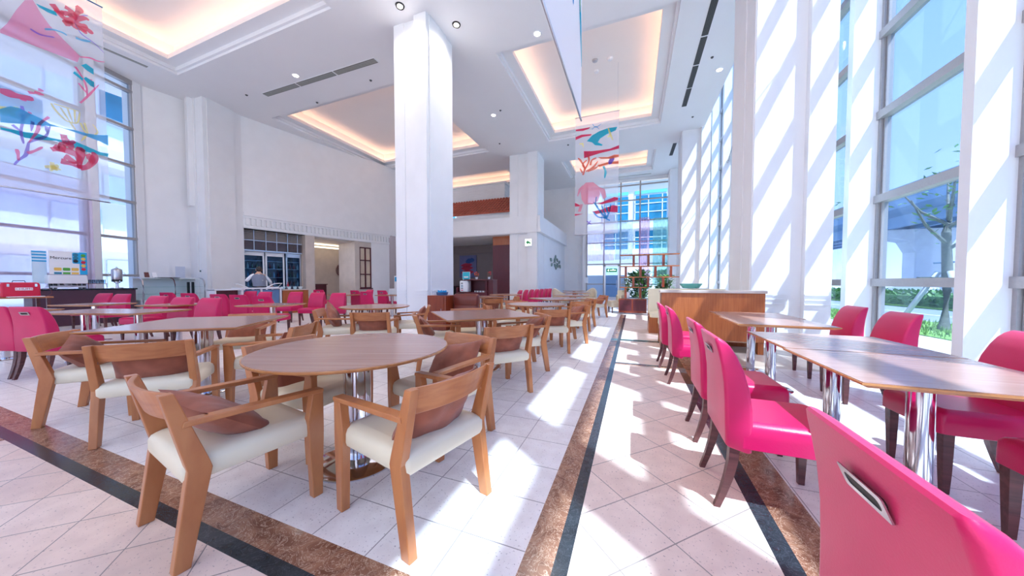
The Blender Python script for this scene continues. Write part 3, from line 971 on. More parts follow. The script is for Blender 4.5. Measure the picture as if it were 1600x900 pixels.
for i, (x, y, a, l, c, cl) in enumerate(arm):
    place(ac, USED, (x, y, 0), a, l, 'wooden armchairs with cream seats')
    if c:
        dx, dz, tilt, spin = c
        if i in (0, 1, 2, 4, 5, 19) and i: o = make_cushion(seed=i + 1)
        elif i == 0: o = cu
        else: o = cu.copy(); COL.objects.link(o)
        M = Matrix.Translation((x, y, 0)) @ Matrix.Rotation(R(a), 4, 'Z') @ Matrix.Translation((dx, 0, dz)) @ Matrix.Rotation(R(tilt), 4, 'Y') @ Matrix.Rotation(R(90 + spin), 4, 'Z')
        o.matrix_world = M
        tag(o, cl, 'cushion', 'brown throw cushions on the armchairs')

# ---- pink chairs
pk = make_pink()
FV = 108.7        # heading of +v in the left zone
pinks = [
    (0.700, 0.745, 0, 'pink leather dining chair cut by the lower right corner, slot handle facing the camera'),
    (0.720, 2.100, 0, 'pink leather dining chair at the left side of the nearest window table, full side view'),
    (0.735, 2.820, 0, 'pink leather dining chair second from the front on the aisle side of the window tables'),
    (0.690, 4.220, 0, 'pink leather dining chair on the aisle side of the farther window tables'),
    (0.640, 4.960, 0, 'pink leather dining chair beside the wooden booth panel, farthest of the window tables'),
    (1.840, 1.960, 180, 'pink leather dining chair at the right edge, only seat corner and leg visible'),
    (1.840, 2.680, 180, 'pink leather dining chair at the right edge, its curved dark red back visible'),
    (2.130, 4.170, 180, 'pink leather dining chair by the window, the nearer one in front of the glass'),
    (2.230, 5.080, 180, 'pink leather dining chair by the window, the farther one beside the white pillar'),
]
def pl(tx, ty, face, label):
    """chair whose top rear edge is over (tx, ty)"""
    a = R(face)
    pinks.append((tx + 0.30 * math.cos(a), ty + 0.30 * math.sin(a), face, label))
pl(-7.27, 1.27, FV, 'pink leather chair cut by the left edge of the picture, seen from its back')
pl(-6.80, 1.40, FV, 'pink leather chair with a slot handle in its back, left of the leftmost armchair')
pl(-13.30, 3.95, FV + 180, 'pink leather chair before the dark coffee counter, the left one of the pair')
pl(-12.15, 3.90, FV + 180, 'pink leather chair before the dark coffee counter, the right one of the pair')
pl(-9.62, 3.60, FV + 180, 'pink leather chair facing the camera beyond the nearest long row, nearest the display case')
pl(-8.32, 3.47, FV + 180, 'pink leather chair facing the camera beyond the nearest long row, in its middle')
pl(-7.45, 3.49, FV + 180, 'pink leather chair facing the camera beyond the nearest long row, on its right')
pl(-12.60, 4.86, FV, 'pink leather chair back with slot right in front of the glass display case')
pl(-11.30, 4.78, FV, 'pink leather chair back with slot at the right half of the display case')
pl(-9.65, 4.64, FV, 'pink leather chair back with slot to the right of the display case')
pl(-8.70, 4.56, FV, 'pink leather chair back with slot in front of the white trolley')
pl(-7.38, 4.30, FV, 'pink leather chair with slot handle and its seat visible, in the middle row')
pl(-12.05, 6.72, FV + 180, 'pink leather chair facing the camera below the person in the grey waistcoat, left of two')
pl(-10.75, 6.40, FV + 180, 'pink leather chair facing the camera below the person in the grey waistcoat, right of two')
pl(-9.75, 6.68, FV + 180, 'pink leather chair facing the camera beyond the middle row, leftmost of three')
pl(-8.52, 6.46, FV + 180, 'pink leather chair facing the camera beyond the middle row, centre of three')
pl(-7.70, 6.46, FV + 180, 'pink leather chair facing the camera beyond the middle row, nearest the round table')
pl(-13.6, 9.3, FV, 'pink leather chair top showing behind the leftmost of the three facing chairs')
pl(-11.6, 8.8, FV, 'pink leather chair top showing behind the centre one of the three facing chairs')
pl(-9.6, 8.70, FV - 20, 'pink leather chair in the last row in front of the wide stone pier')
pl(-8.05, 7.72, FV - 15, 'pink leather chair with slot handle right behind the round table by the pillar')
pl(-9.9, 9.75, FV + 150, 'pink leather chair of the last row standing under the framed window')
pl(-8.6, 9.0, FV - 18, 'pink leather chair with slot, close to the left edge of the big white pillar')
pl(-7.7, 9.1, FV - 18, 'rightmost pink leather chair of the last row, touching the outline of the pillar')
for k in range(7):
    pinks.append((-4.28 + 0.04 * k, 11.2 + 0.60 * k, 215, ''))
for i, (x, y, a, l) in enumerate(pinks):
    if l: place(pk, USED, (x, y, 0), a, l, 'pink leather dining chairs')
    else: place(pk, USED, (x, y, 0), a, 'pink leather chair along the leaf ornament wall, ' + ['nearest end of the row', 'second in the row from the near end', 'third in the row from the near end', 'middle of the row', 'third in the row from the far end', 'second in the row from the far end', 'far end of the row'][i - len(pinks) + 7], 'pink chairs lined up along the leaf wall')

# ================================================================ CEILING FITTINGS
def downlight(x, y, label, dark=False, z=ZC):
    t = tag(empty('downlight', (x, y, z)), label, 'ceiling light', 'recessed ceiling downlights')
    b = MB(); b.lathe([(0.085, -0.004), (0.11, -0.012), (0.115, 0.0), (0.085, 0.0)], n=24) if not dark else b.lathe([(0.07, -0.02), (0.105, -0.03), (0.115, 0.0), (0.07, 0.0)], n=24)
    b.build('trim_ring', BLACKP if dark else SILVER, t)
    b = MB(); b.lathe([(0.082, -0.006), (0.082, -0.001)] if not dark else [(0.068, -0.024), (0.068, -0.004)], n=24); b.build('lens', LAMP_E, t)
    ld = bpy.data.lights.new('downlight_lamp', 'SPOT'); ld.energy = 80; ld.spot_size = R(150); ld.spot_blend = 1.0; ld.shadow_soft_size = 0.25; ld.color = (1.0, 0.93, 0.88)
    lo = bpy.data.objects.new('downlight_lamp', ld); COL.objects.link(lo); lo.parent = t; lo.location = (0, 0, -0.08)
for x, y, l, d in ((-10.78, 7.51, 'round ceiling downlight beside the long air slot above the left wall', 0), (-5.61, 6.62, 'dark ringed ceiling downlight above the front of the big pillar', 1),
                   (-4.58, 7.64, 'dark ringed ceiling downlight to the right of the big pillar head', 1), (-5.57, 12.24, 'round ceiling downlight between the two middle coffers', 0),
                   (2.56, 12.36, 'round ceiling downlight next to the glass gallery', 0), (-2.62, 8.75, 'round ceiling downlight on the near side of the middle coffer', 0)):
    downlight(x, y, l, d)
def vent(name, x0, y0, x1, y1, n, label, dark, w=0.085):
    t = tag(empty(name, ((x0 + x1) / 2, (y0 + y1) / 2, ZC)), label, 'air vent', 'slot air vents in the ceiling')
    a = Vector((x0, y0, 0)); c = Vector((x1, y1, 0)); m = (a + c) / 2; L = (c - a).length; u = (c - a) / L; p = Vector((-u.y, u.x, 0))
    b = MB()
    b.obox((0, 0, -0.002), u * (L / 2 + 0.02), p * (w + 0.02), 0.004)
    b.build('vent_frame', CEIL if dark else SILVER, t)
    s = L / n
    b = MB()
    for k in range(n):
        cc = u * (-L / 2 + s * (k + 0.5))
        b.obox(cc + Vector((0, 0, -0.008)), u * (s / 2 - 0.03), p * w, 0.003)
    b.build('slot', DARK if dark else mat('vent_grey', '#7e807c', 0.6, noise=0.05, nscale=20), t)
    b = MB()
    for k in range(n):
        cc = u * (-L / 2 + s * (k + 0.5))
        if dark:
            for j in range(-14, 15): b.obox(cc + u * (j * (s / 2 - 0.05) / 14) + Vector((0, 0, -0.013)), u * 0.012, p * w, 0.003)
            for j in (-1, 0, 1): b.obox(cc + p * (j * w * 0.5) + Vector((0, 0, -0.013)), u * (s / 2 - 0.03), p * 0.008, 0.003)
        else:
            for j in (-0.5, 0.0, 0.5): b.obox(cc + p * (j * w) + Vector((0, 0, -0.013)), u * (s / 2 - 0.03), p * 0.010, 0.003)
    b.build('slat', mat('vent_slat', '#55585a' if dark else '#a3a5a1', 0.5, noise=0.03, nscale=9), t)
vent('air_vent', -12.98, 7.85, -7.65, 7.92, 3, 'long three-part grey air slot above the left wall', False, 0.10)
vent('air_vent', 1.80, 9.25, 1.79, 14.4, 4, 'long black air grille in the ceiling beside the glass gallery', True)
vent('air_vent', 1.86, 17.9, 1.83, 19.6, 1, 'short black air grille in the ceiling near the back windows', True)
vent('air_vent', -14.92, 4.0, -14.85, 5.5, 1, 'short grey air slot above the left glass wall', False, 0.06)
vent('air_vent', -1.2, 22.3, 1.0, 22.3, 1, 'thin grey air slot in front of the back windows', False, 0.05)
DOTM = mat('sprinkler_grey', '#4c4c50', 0.4, noise=0.05, nscale=9)
for k, (x, y) in enumerate(((-11.6, 8.9), (-8.6, 8.62), (-5.15, 12.0), (2.2, 11.6), (2.25, 15.4), (-3.2, 16.2), (-6.4, 14.8), (-13.6, 7.6))):
    b = MB(); b.lathe([(0.03, ZC - 0.03), (0.045, ZC - 0.006), (0.045, ZC)], (x, y, 0), 12)
    tag(b.build('sprinkler', DOTM), ['tiny dark ceiling sprinkler beside the slot over the left wall', 'tiny dark ceiling sprinkler near the right end of the left air slot', 'tiny dark ceiling sprinkler right of the downlight between the coffers',
        'tiny dark ceiling sprinkler beside the black air grille', 'tiny dark ceiling sprinkler at the head of the far right pillar', 'tiny dark ceiling sprinkler ahead of the far left pillar',
        'tiny dark ceiling sprinkler behind the left middle coffer', 'tiny dark ceiling sprinkler by the corner of the left front coffer'][k], 'sprinkler', 'ceiling sprinklers')
for k, (x, y) in enumerate(((-1.36, 11.6), (-0.86, 11.7), (-1.38, 12.2))):
    b = MB(); z = ZC + 0.80; b.lathe([(0.03, z - 0.07), (0.085, z - 0.05), (0.10, z - 0.01), (0.10, z)], (x, y, 0), 20)
    tag(b.build('smoke_detector', [STEEL, SILVER, SILVER][k]), ['grey round smoke detector inside the middle coffer', 'white smoke detector inside the middle coffer, the right one', 'pale smoke detector inside the middle coffer, the lowest one'][k], 'smoke detector')

# ================================================================ BANNERS
SHEER = clear('sheer_banner', '#ffffff', 0.0, 0.42, '#f1f2fa')
SHEER2 = clear('sheer_banner_white', '#ffffff', 0.0, 0.80, '#f4f6fd')
ARTC = {'pink': '#f29ac0', 'teal': '#2fc0d6', 'coral': '#ea4a6a', 'violet': '#8f6fd0', 'lblue': '#6cc2ec', 'rose': '#f0679a', 'crimson': '#e43c6c', 'yellow': '#ecdf8a', 'orange': '#f58a6a', 'coralr': '#e2563f', 'rosep': '#f795ad', 'blue': '#2a8fd2'}
ARTM = {k: clear('print_' + k, '#ffffff', 0.0, 0.72 if k not in ('pink', 'rosep') else 0.42, v) for k, v in ARTC.items()}
def cr(pts, n=4):
    """smooth a polyline"""
    out = []
    P = [pts[0]] + list(pts) + [pts[-1]]
    for i in range(1, len(P) - 2):
        for t in range(n):
            u = t / n
            out.append(tuple(0.5 * ((2 * P[i][d]) + (-P[i - 1][d] + P[i + 1][d]) * u + (2 * P[i - 1][d] - 5 * P[i][d] + 4 * P[i + 1][d] - P[i + 2][d]) * u * u + (-P[i - 1][d] + 3 * P[i][d] - 3 * P[i + 1][d] + P[i + 2][d]) * u ** 3) for d in (0, 1)))
    out.append(pts[-1]); return out
def art(parent, items, to3, names=('printed_motif',)):
    by = []
    for q, (k, c, w, pts) in enumerate(items):
        mb = MB(); by.append((c, mb))
        off = 0.006 + 0.0015 * (q % 5)
        if k == 'p':
            P = pts
            cx = sum(p[0] for p in P) / len(P); cy = sum(p[1] for p in P) / len(P)
            poly = [to3(a, b_, off) for a, b_ in P]; back = [to3(a, b_, off - 0.0008) for a, b_ in P]
            n = len(P); mb.add(poly + back, [tuple(range(n)), tuple(range(2 * n - 1, n - 1, -1))] + [(i, (i + 1) % n, n + (i + 1) % n, n + i) for i in range(n)])
        else:
            P = cr(pts) if len(pts) > 2 else [pts[0], ((pts[0][0] + pts[1][0]) / 2, (pts[0][1] + pts[1][1]) / 2), pts[1]]
            up = []; dn = []
            for i, p in enumerate(P):
                a = P[max(i - 1, 0)]; b_ = P[min(i + 1, len(P) - 1)]
                d = Vector((b_[0] - a[0], b_[1] - a[1])); d = d.normalized() if d.length else Vector((1, 0))
                t = i / (len(P) - 1)
                ww = w / 2 * (0.35 + 0.65 * math.sin(PI * min(1, t * 0.8 + 0.2)) ** 0.5) * (1 + 0.18 * math.sin(9 * t + q))
                up.append((p[0] - d.y * ww, p[1] + d.x * ww)); dn.append((p[0] + d.y * ww, p[1] - d.x * ww))
            poly = up + dn[::-1]; n = len(poly)
            v3 = [to3(a, b_, off) for a, b_ in poly]
            m = len(up)
            mb.add(v3, [(i, i + 1, n - 2 - i, n - 1 - i) for i in range(m - 1)])
    for c, mb in by:
        mb.build('printed_motif', ARTM[c], parent)
def sheet(parent, to3, a0, a1, z0, z1, m, wave=0.02, n=24, name='cloth', amp=1.0):
    b = MB(); vs = []
    for i in range(n + 1):
        for j in (0, 1, 2, 3):
            a = a0 + (a1 - a0) * i / n
            vs.append(to3(a, z0 + (z1 - z0) * j / 3, wave * math.sin(i * 0.9) * (0.4 + 0.2 * (3 - j)) * amp))
    fs = [(i * 4 + j, (i + 1) * 4 + j, (i + 1) * 4 + j + 1, i * 4 + j + 1) for i in range(n) for j in range(3)]
    b.add(vs, fs, True); return b.build(name, m, parent)
ART_LEFT=[('p','pink',0,[(1.95,5.43),(2.02,5.59),(2.11,5.88),(2.20,6.12),(2.28,6.19),(2.36,6.01),(2.45,5.86),(2.66,5.65),(2.77,5.54),(2.74,5.40),(2.31,5.39),(1.95,5.38)]),
('p','teal',0,[(2.31,6.15),(2.42,6.16),(2.52,6.17),(2.53,6.10),(2.43,6.09),(2.34,6.11)]),
('s','coral',0.085,[(2.48,6.28),(2.53,6.21),(2.59,6.13),(2.67,6.13),(2.75,6.22),(2.85,6.31),(2.90,6.30)]),
('s','coral',0.085,[(2.62,6.34),(2.68,6.32),(2.72,6.25),(2.73,6.18)]),
('s','coral',0.085,[(2.75,6.46),(2.79,6.43),(2.77,6.36),(2.73,6.26)]),
('s','coral',0.085,[(2.67,6.13),(2.73,6.07),(2.80,6.06),(2.87,6.03)]),
('s','coral',0.085,[(2.74,6.12),(2.81,6.14),(2.88,6.17)]),
('s','coral',0.085,[(2.80,6.06),(2.87,6.11),(2.94,6.07)]),
('s','coral',0.085,[(2.59,6.20),(2.65,6.24),(2.69,6.20)]),
('s','coral',0.085,[(2.56,6.22),(2.59,6.15)]),
('s','coral',0.085,[(2.64,6.12),(2.63,6.04),(2.70,6.11)]),
('s','coral',0.085,[(2.50,6.20),(2.55,6.19)]),
('s','violet',0.03,[(2.24,5.66),(2.32,5.63),(2.40,5.65),(2.49,5.69)]),
('s','lblue',0.03,[(2.39,5.76),(2.48,5.82),(2.58,5.84),(2.63,5.82)]),
('s','lblue',0.04,[(2.73,5.85),(2.81,5.86),(2.91,5.91)]),
('s','violet',0.015,[(2.89,6.39),(2.79,6.30),(2.73,6.17),(2.75,6.07),(2.81,5.97),(2.93,5.92),(3.02,5.85),(3.08,5.79)]),
('s','rose',0.025,[(2.77,5.52),(2.89,5.58),(2.98,5.58),(3.08,5.62)]),
('p','teal',0,[(2.78,5.37),(2.84,5.44),(2.93,5.39),(2.93,5.28),(2.85,5.31)]),
('p','teal',0,[(2.68,5.16),(2.70,5.21),(2.80,5.13),(2.79,5.08)]),
('p','teal',0,[(2.80,5.13),(2.83,5.18),(2.93,5.14),(2.93,5.03),(2.88,5.04)]),
('s','rose',0.03,[(2.71,5.30),(2.77,5.19),(2.83,5.01),(2.84,4.79)]),
('s','rose',0.03,[(2.75,4.64),(2.82,4.77),(2.99,5.12)]),
('s','rose',0.03,[(2.89,5.17),(2.94,5.00)]),
('s','rose',0.03,[(2.74,5.01),(2.84,4.86)]),
('s','crimson',0.11,[(1.92,4.41),(2.01,4.41),(2.10,4.41),(2.24,4.44)]),
('s','rose',0.05,[(2.11,4.38),(2.17,4.37)]),
('s','rose',0.05,[(2.19,4.53),(2.27,4.56)]),
('s','rose',0.05,[(2.29,4.64),(2.35,4.64)]),
('s','rose',0.05,[(2.25,4.57),(2.35,4.57)]),
('p','lblue',0,[(1.91,4.10),(2.01,4.20),(2.09,4.21),(2.19,4.17),(2.31,4.13),(2.40,4.08),(2.56,4.07),(2.67,4.09),(2.82,4.09),(2.96,4.12),(3.08,4.17),(3.08,3.96),(2.97,4.00),(2.82,4.03),(2.67,4.05),(2.50,4.07),(2.31,4.01),(2.12,3.95),(1.98,3.90),(1.91,3.88)]),
('p','teal',0,[(1.91,3.80),(2.02,3.81),(2.14,3.82),(2.26,3.85),(2.39,3.83),(2.53,3.84),(2.67,3.88),(2.81,3.84),(2.97,3.79),(3.08,3.80),(3.07,3.73),(2.90,3.73),(2.74,3.73),(2.61,3.77),(2.46,3.80),(2.30,3.75),(2.14,3.72),(2.00,3.76),(1.91,3.76)]),
('s','violet',0.04,[(2.12,4.26),(2.13,4.12),(2.12,3.98),(2.10,3.80),(2.12,3.61)]),
('s','rose',0.04,[(2.20,4.19),(2.13,4.05),(2.09,4.12)]),
('s','violet',0.04,[(2.02,3.89),(2.10,3.81)]),
('s','rose',0.04,[(2.39,4.20),(2.29,4.03),(2.26,3.88),(2.17,3.65)]),
('s','violet',0.04,[(2.17,3.65),(2.25,3.74),(2.35,3.84),(2.40,4.04)]),
('s','violet',0.04,[(2.17,3.65),(2.15,3.50),(2.13,3.41),(2.06,3.30),(2.02,3.21)]),
('s','rose',0.04,[(2.05,3.49),(2.06,3.40),(2.06,3.30)]),
('s','rose',0.04,[(2.15,3.46),(2.23,3.53),(2.31,3.63)]),
('s','violet',0.04,[(2.22,4.04),(2.20,3.86)]),
('s','violet',0.04,[(2.36,4.02),(2.37,3.88)]),
('s','crimson',0.1,[(2.54,3.95),(2.56,3.86),(2.61,3.83),(2.67,3.88)]),
('s','crimson',0.1,[(2.40,3.62),(2.49,3.66),(2.60,3.66),(2.69,3.61),(2.71,3.48),(2.71,3.37)]),
('s','crimson',0.1,[(2.43,3.70),(2.51,3.67),(2.52,3.77),(2.58,3.76)]),
('s','crimson',0.1,[(2.54,3.55),(2.60,3.52),(2.66,3.45)]),
('s','crimson',0.1,[(2.50,3.45),(2.57,3.44),(2.66,3.44),(2.73,3.39)]),
('s','crimson',0.1,[(2.71,3.39),(2.80,3.44),(2.87,3.56),(2.90,3.69),(2.87,3.75)]),
('s','crimson',0.1,[(2.81,3.69),(2.85,3.63),(2.87,3.51)]),
('s','crimson',0.1,[(2.71,3.48),(2.73,3.65),(2.72,3.76),(2.78,3.72)]),
('s','crimson',0.1,[(2.61,3.82),(2.62,3.71)]),
('s','yellow',0.03,[(2.42,4.47),(2.46,4.37),(2.56,4.24),(2.62,4.22),(2.71,4.25),(2.74,4.46)]),
('s','yellow',0.03,[(2.45,4.47),(2.74,4.47)]),
('s','yellow',0.03,[(2.62,4.22),(2.69,4.08)]),
('s','yellow',0.03,[(2.74,4.26),(2.79,4.12),(2.88,4.07),(2.95,4.18),(2.89,4.30)]),
('s','yellow',0.03,[(2.82,4.07),(2.74,3.91)]),
('s','yellow',0.03,[(2.52,4.44),(2.62,4.23)]),
('s','yellow',0.03,[(2.60,4.46),(2.65,4.23)]),
('s','yellow',0.03,[(2.68,4.47),(2.68,4.24)]),
('s','yellow',0.03,[(2.79,4.28),(2.83,4.08)]),
('s','yellow',0.06,[(2.40,3.39),(2.41,3.30),(2.46,3.25)]),
('s','yellow',0.06,[(2.32,3.28),(2.41,3.30),(2.50,3.28)]),
('s','yellow',0.06,[(2.47,3.36),(2.42,3.30),(2.38,3.22)]),
('s','yellow',0.07,[(1.91,4.03),(1.97,4.12),(2.05,4.04)]),
('s','yellow',0.07,[(1.94,4.16),(1.97,4.12),(2.09,4.21)])]
ART_RIGHT=[('p','teal',0,[(-1.68,6.40),(-1.49,6.58),(-1.23,6.69),(-0.92,6.75),(-0.61,6.74),(-0.66,6.62),(-0.96,6.54),(-1.20,6.42),(-1.28,6.30),(-1.11,6.19),(-1.14,6.15),(-1.38,6.21),(-1.49,6.33)]),
('p','crimson',0,[(-2.08,6.89),(-1.82,6.89),(-1.55,6.89),(-1.60,6.84),(-1.82,6.80),(-2.08,6.83)]),
('p','crimson',0,[(-2.09,6.62),(-1.87,6.67),(-1.49,6.63),(-1.55,6.58),(-1.82,6.58),(-2.09,6.51)]),
('p','crimson',0,[(-1.78,6.05),(-1.49,6.01),(-1.22,6.00),(-0.86,6.00),(-0.54,6.08),(-0.54,5.96),(-0.91,5.92),(-1.22,5.89),(-1.54,5.83),(-1.77,5.79)]),
('p','orange',0,[(-1.27,5.76),(-0.91,5.71),(-0.70,5.77),(-0.55,5.75),(-0.55,5.67),(-0.80,5.64),(-1.17,5.69)]),
('p','orange',0,[(-1.30,5.47),(-0.96,5.53),(-0.56,5.53),(-0.56,5.43),(-0.90,5.46),(-1.22,5.40)]),
('p','violet',0,[(-0.91,5.55),(-0.83,5.70),(-0.70,5.71),(-0.70,5.60),(-0.80,5.45),(-0.89,5.44)]),
('s','coralr',0.07,[(-1.81,5.18),(-1.75,5.42),(-1.89,5.71),(-2.00,5.83)]),
('s','coralr',0.07,[(-1.75,5.36),(-1.59,5.67),(-1.65,5.95)]),
('s','coralr',0.07,[(-1.70,5.30),(-1.43,5.43),(-1.27,5.62)]),
('s','coralr',0.07,[(-1.64,5.29),(-1.38,5.37),(-1.27,5.43)]),
('s','coralr',0.07,[(-1.75,5.42),(-1.81,5.59),(-1.67,5.71)]),
('s','coralr',0.07,[(-1.83,5.26),(-1.92,5.44)]),
('s','coralr',0.07,[(-1.54,5.50),(-1.49,5.68),(-1.32,5.74)]),
('s','teal',0.08,[(-1.08,5.41),(-1.00,5.21),(-1.03,4.97)]),
('p','rosep',0,[(-1.89,4.55),(-1.83,4.77),(-1.70,4.89),(-1.43,4.87),(-1.24,4.70),(-1.18,4.42),(-1.26,4.16),(-1.47,4.07),(-1.74,4.09),(-1.85,4.27)]),
('p','rosep',0,[(-2.02,4.43),(-1.97,4.67),(-1.80,4.82),(-1.86,4.66),(-1.99,4.40)]),
('p','rosep',0,[(-1.99,3.84),(-1.91,4.11),(-1.80,4.10),(-1.88,3.83)]),
('p','rosep',0,[(-1.26,4.70),(-1.02,4.57),(-0.95,4.29),(-1.07,4.22),(-1.18,4.48)]),
('p','crimson',0,[(-1.28,4.05),(-0.99,4.16),(-0.69,4.26),(-0.56,4.23),(-0.56,4.14),(-0.79,4.09),(-1.10,4.04)]),
('p','crimson',0,[(-1.47,3.80),(-1.10,3.85),(-0.73,3.98),(-0.57,3.94),(-0.57,3.70),(-0.89,3.75),(-1.31,3.70)]),
('p','crimson',0,[(-2.10,4.18),(-1.91,4.08),(-1.91,4.03),(-2.10,4.04)]),
('p','crimson',0,[(-2.10,3.76),(-1.80,3.74),(-2.10,3.69)]),
('s','blue',0.06,[(-0.83,3.43),(-0.99,3.54),(-1.20,3.83),(-1.34,4.06),(-1.31,4.33)]),
('s','blue',0.06,[(-0.94,3.51),(-1.04,3.76),(-1.12,3.99)]),
('s','blue',0.06,[(-0.96,3.51),(-0.86,3.75),(-0.81,4.01)]),
('s','blue',0.06,[(-0.99,3.54),(-1.25,3.59),(-1.42,3.79)]),
('s','blue',0.06,[(-1.26,3.94),(-1.42,4.15)]),
('s','blue',0.06,[(-0.91,3.70),(-0.97,3.97)]),
('s','yellow',0.06,[(-0.92,6.75),(-0.83,6.47),(-0.76,6.29)]),
('s','yellow',0.06,[(-0.94,6.43),(-0.81,6.49)]),
('s','yellow',0.06,[(-1.95,6.35),(-1.79,6.32)]),
('s','yellow',0.06,[(-1.84,6.36),(-1.79,6.19)]),
('s','blue',0.02,[(-1.47,6.98),(-1.36,6.85),(-1.15,6.95)]),
('s','blue',0.02,[(-1.49,6.79),(-1.36,6.88),(-1.23,6.75)]),
('s','violet',0.04,[(-1.66,3.47),(-1.49,3.33)]),
('s','violet',0.04,[(-1.51,3.47),(-1.64,3.33)])]

t = tag(empty('banner', (-10, 2.3, 2.8)), 'large sheer banner printed with corals and waves hanging before the left windows', 'banner', 'sheer hanging banners')
I = Matrix.Translation((10, -2.3, -2.8))
def toL(a, z, off=0.0): return tuple(I @ Vector((-10 + off, a, z)))
sheet(t, toL, 1.52, 3.07, 2.81, 6.68, SHEER, 0.0)
b = MB(); b.tube([toL(1.5, 6.69), toL(3.08, 6.69)], 0.014); b.build('top_rod', mat('rod_blue', '#3a92c8', 0.4, noise=0.02, nscale=5), t)
b = MB(); b.tube([toL(1.5, 2.81), toL(3.08, 2.81)], 0.012); b.build('bottom_rod', STEEL, t)
b = MB(); b.tube([toL(1.6, 6.69), toL(1.6, ZC)], 0.003, 5); b.tube([toL(3.0, 6.69), toL(3.0, ZC)], 0.003, 5); b.build('cord', STEEL, t)
art(t, ART_LEFT, toL)
t = tag(empty('banner', (-1.3, 12, 3)), 'narrow sheer banner printed with a sea turtle and corals over the aisle', 'banner', 'sheer hanging banners')
I2 = Matrix.Translation((1.3, -12, -3))
def toR(a, z, off=0.0): return tuple(I2 @ Vector((a, 12 - off, z)))
sheet(t, toR, -2.10, -0.55, 2.97, 7.30, SHEER, 0.0)
b = MB(); b.tube([toR(-2.12, 7.31), toR(-0.53, 7.31)], 0.014); b.build('top_rod', STEEL, t)
b = MB(); b.tube([toR(-2.1, 2.97), toR(-0.55, 2.97)], 0.012); b.build('bottom_rod', STEEL, t)
b = MB(); b.tube([toR(-2.05, 7.3), toR(-2.05, ZC + 0.8)], 0.003, 5); b.tube([toR(-0.6, 7.3), toR(-0.6, ZC + 0.8)], 0.003, 5); b.build('cord', STEEL, t)
art(t, ART_RIGHT, toR)
t = tag(empty('banner', (-0.75, 3.8, 3.57)), 'white banner with cyan strokes seen edge-on at the top of the picture', 'banner', 'sheer hanging banners')
I3 = Matrix.Translation((0.75, -3.8, -3.57))
def toC(a, z, off=0.0): return tuple(I3 @ Vector((-0.75 + off, a, z)))
sheet(t, toC, 2.35, 4.76, 3.58, 8.0, SHEER2, 0.0)
b = MB(); b.tube([toC(2.33, 3.57), toC(4.77, 3.57)], 0.013); b.build('bottom_rod', STEEL, t)
b = MB(); b.tube([toC(2.33, 8.0), toC(4.77, 8.0)], 0.013); b.build('top_rod', STEEL, t)
b = MB(); b.tube([toC(2.5, 8.0), toC(2.5, ZC)], 0.003, 5); b.tube([toC(4.6, 8.0), toC(4.6, ZC)], 0.003, 5); b.build('cord', STEEL, t)
art(t, [('s', 'blue', 0.12, [(4.05, 6.2), (4.02, 5.5), (4.05, 4.95), (4.03, 4.65)]), ('s', 'teal', 0.16, [(4.30, 6.3), (4.42, 5.6), (4.55, 5.1), (4.66, 4.6)]), ('s', 'teal', 0.10, [(4.25, 6.0), (4.45, 5.3), (4.62, 4.75), (4.70, 4.3)]),
        ('s', 'blue', 0.10, [(4.5, 6.6), (4.66, 6.0), (4.74, 5.5)]), ('s', 'yellow', 0.06, [(4.5, 5.2), (4.55, 4.95)]), ('p', 'teal', 0, [(3.2, 7.6), (3.6, 7.0), (4.4, 6.8), (4.6, 7.2), (4.0, 7.5)])], toC)

# curtain panels on the windows
def curtain(label, m, to3, a0, a1, z0, z1, loc, wave=0.03):
    t = tag(empty('curtain', loc), label, 'curtain', None)
    J_ = Matrix.Translation((-loc[0], -loc[1], -loc[2]))
    f = lambda a, z, o=0.0: tuple(J_ @ Vector(to3(a, z, o)))
    sheet(t, f, a0, a1, z0, z1, m, wave, 36)
    b = MB(); b.tube([f(a0, z1), f(a1, z1)], 0.012); b.build('top_rod', STEEL, t)
    return t
LILAC = clear('sheer_lilac', '#faf0fa', 0, 0.35, '#f1dcf0'); SBLUE = clear('sheer_blue', '#e4f1fc', 0, 0.35, '#d3e8f8'); SGREEN = clear('sheer_green', '#c8f2ea', 0, 0.4, '#b4ebde'); SPINK = clear('sheer_pink', '#f9dcee', 0, 0.4, '#f5c4e2'); SWHITE = clear('sheer_white', '#f0ecf8', 0, 0.6, '#f0ecf8')
for a0, a1, z0, z1, m, l in ((-3.1, -1.30, 2.7, 6.0, LILAC, 'lilac see-through curtain panel left on the back windows'), (-1.25, -0.1, 2.75, 5.4, SBLUE, 'pale blue see-through curtain panel on the back windows'),
                             (0.30, 0.95, 0.9, 5.5, SPINK, 'pink see-through curtain strip on the back windows'), (1.15, 2.05, 1.0, 5.4, SGREEN, 'green see-through curtain panel at the right of the back windows')):
    curtain(l, m, lambda a, z, o=0.0: (a, 22.80 + o, z), a0, a1, z0, z1, ((a0 + a1) / 2, 22.8, z0))
def toW(s_, z, o=0.0): return tuple(MW @ Vector((s_, 0.30 + o, z)))
curtain('pale lilac see-through curtain behind the menu board at the left windows', LILAC, toW, 1.40, 3.6, 0.9, 4.3, tuple(MW @ Vector((2.5, 0.3, 0.9))), 0.02)
curtain('pale blue curtain at the left edge behind the red box', SBLUE, toW, 4.0, 6.6, 0.9, 4.3, tuple(MW @ Vector((5.3, 0.3, 0.9))), 0.03)
curtain('white curtain hanging at the right edge above the pink chair', SWHITE, lambda a, z, o=0.0: (3.84 + o, a, z), 4.05, 4.985, 1.12, 7.9, (3.84, 4.5, 1.12), 0.02)

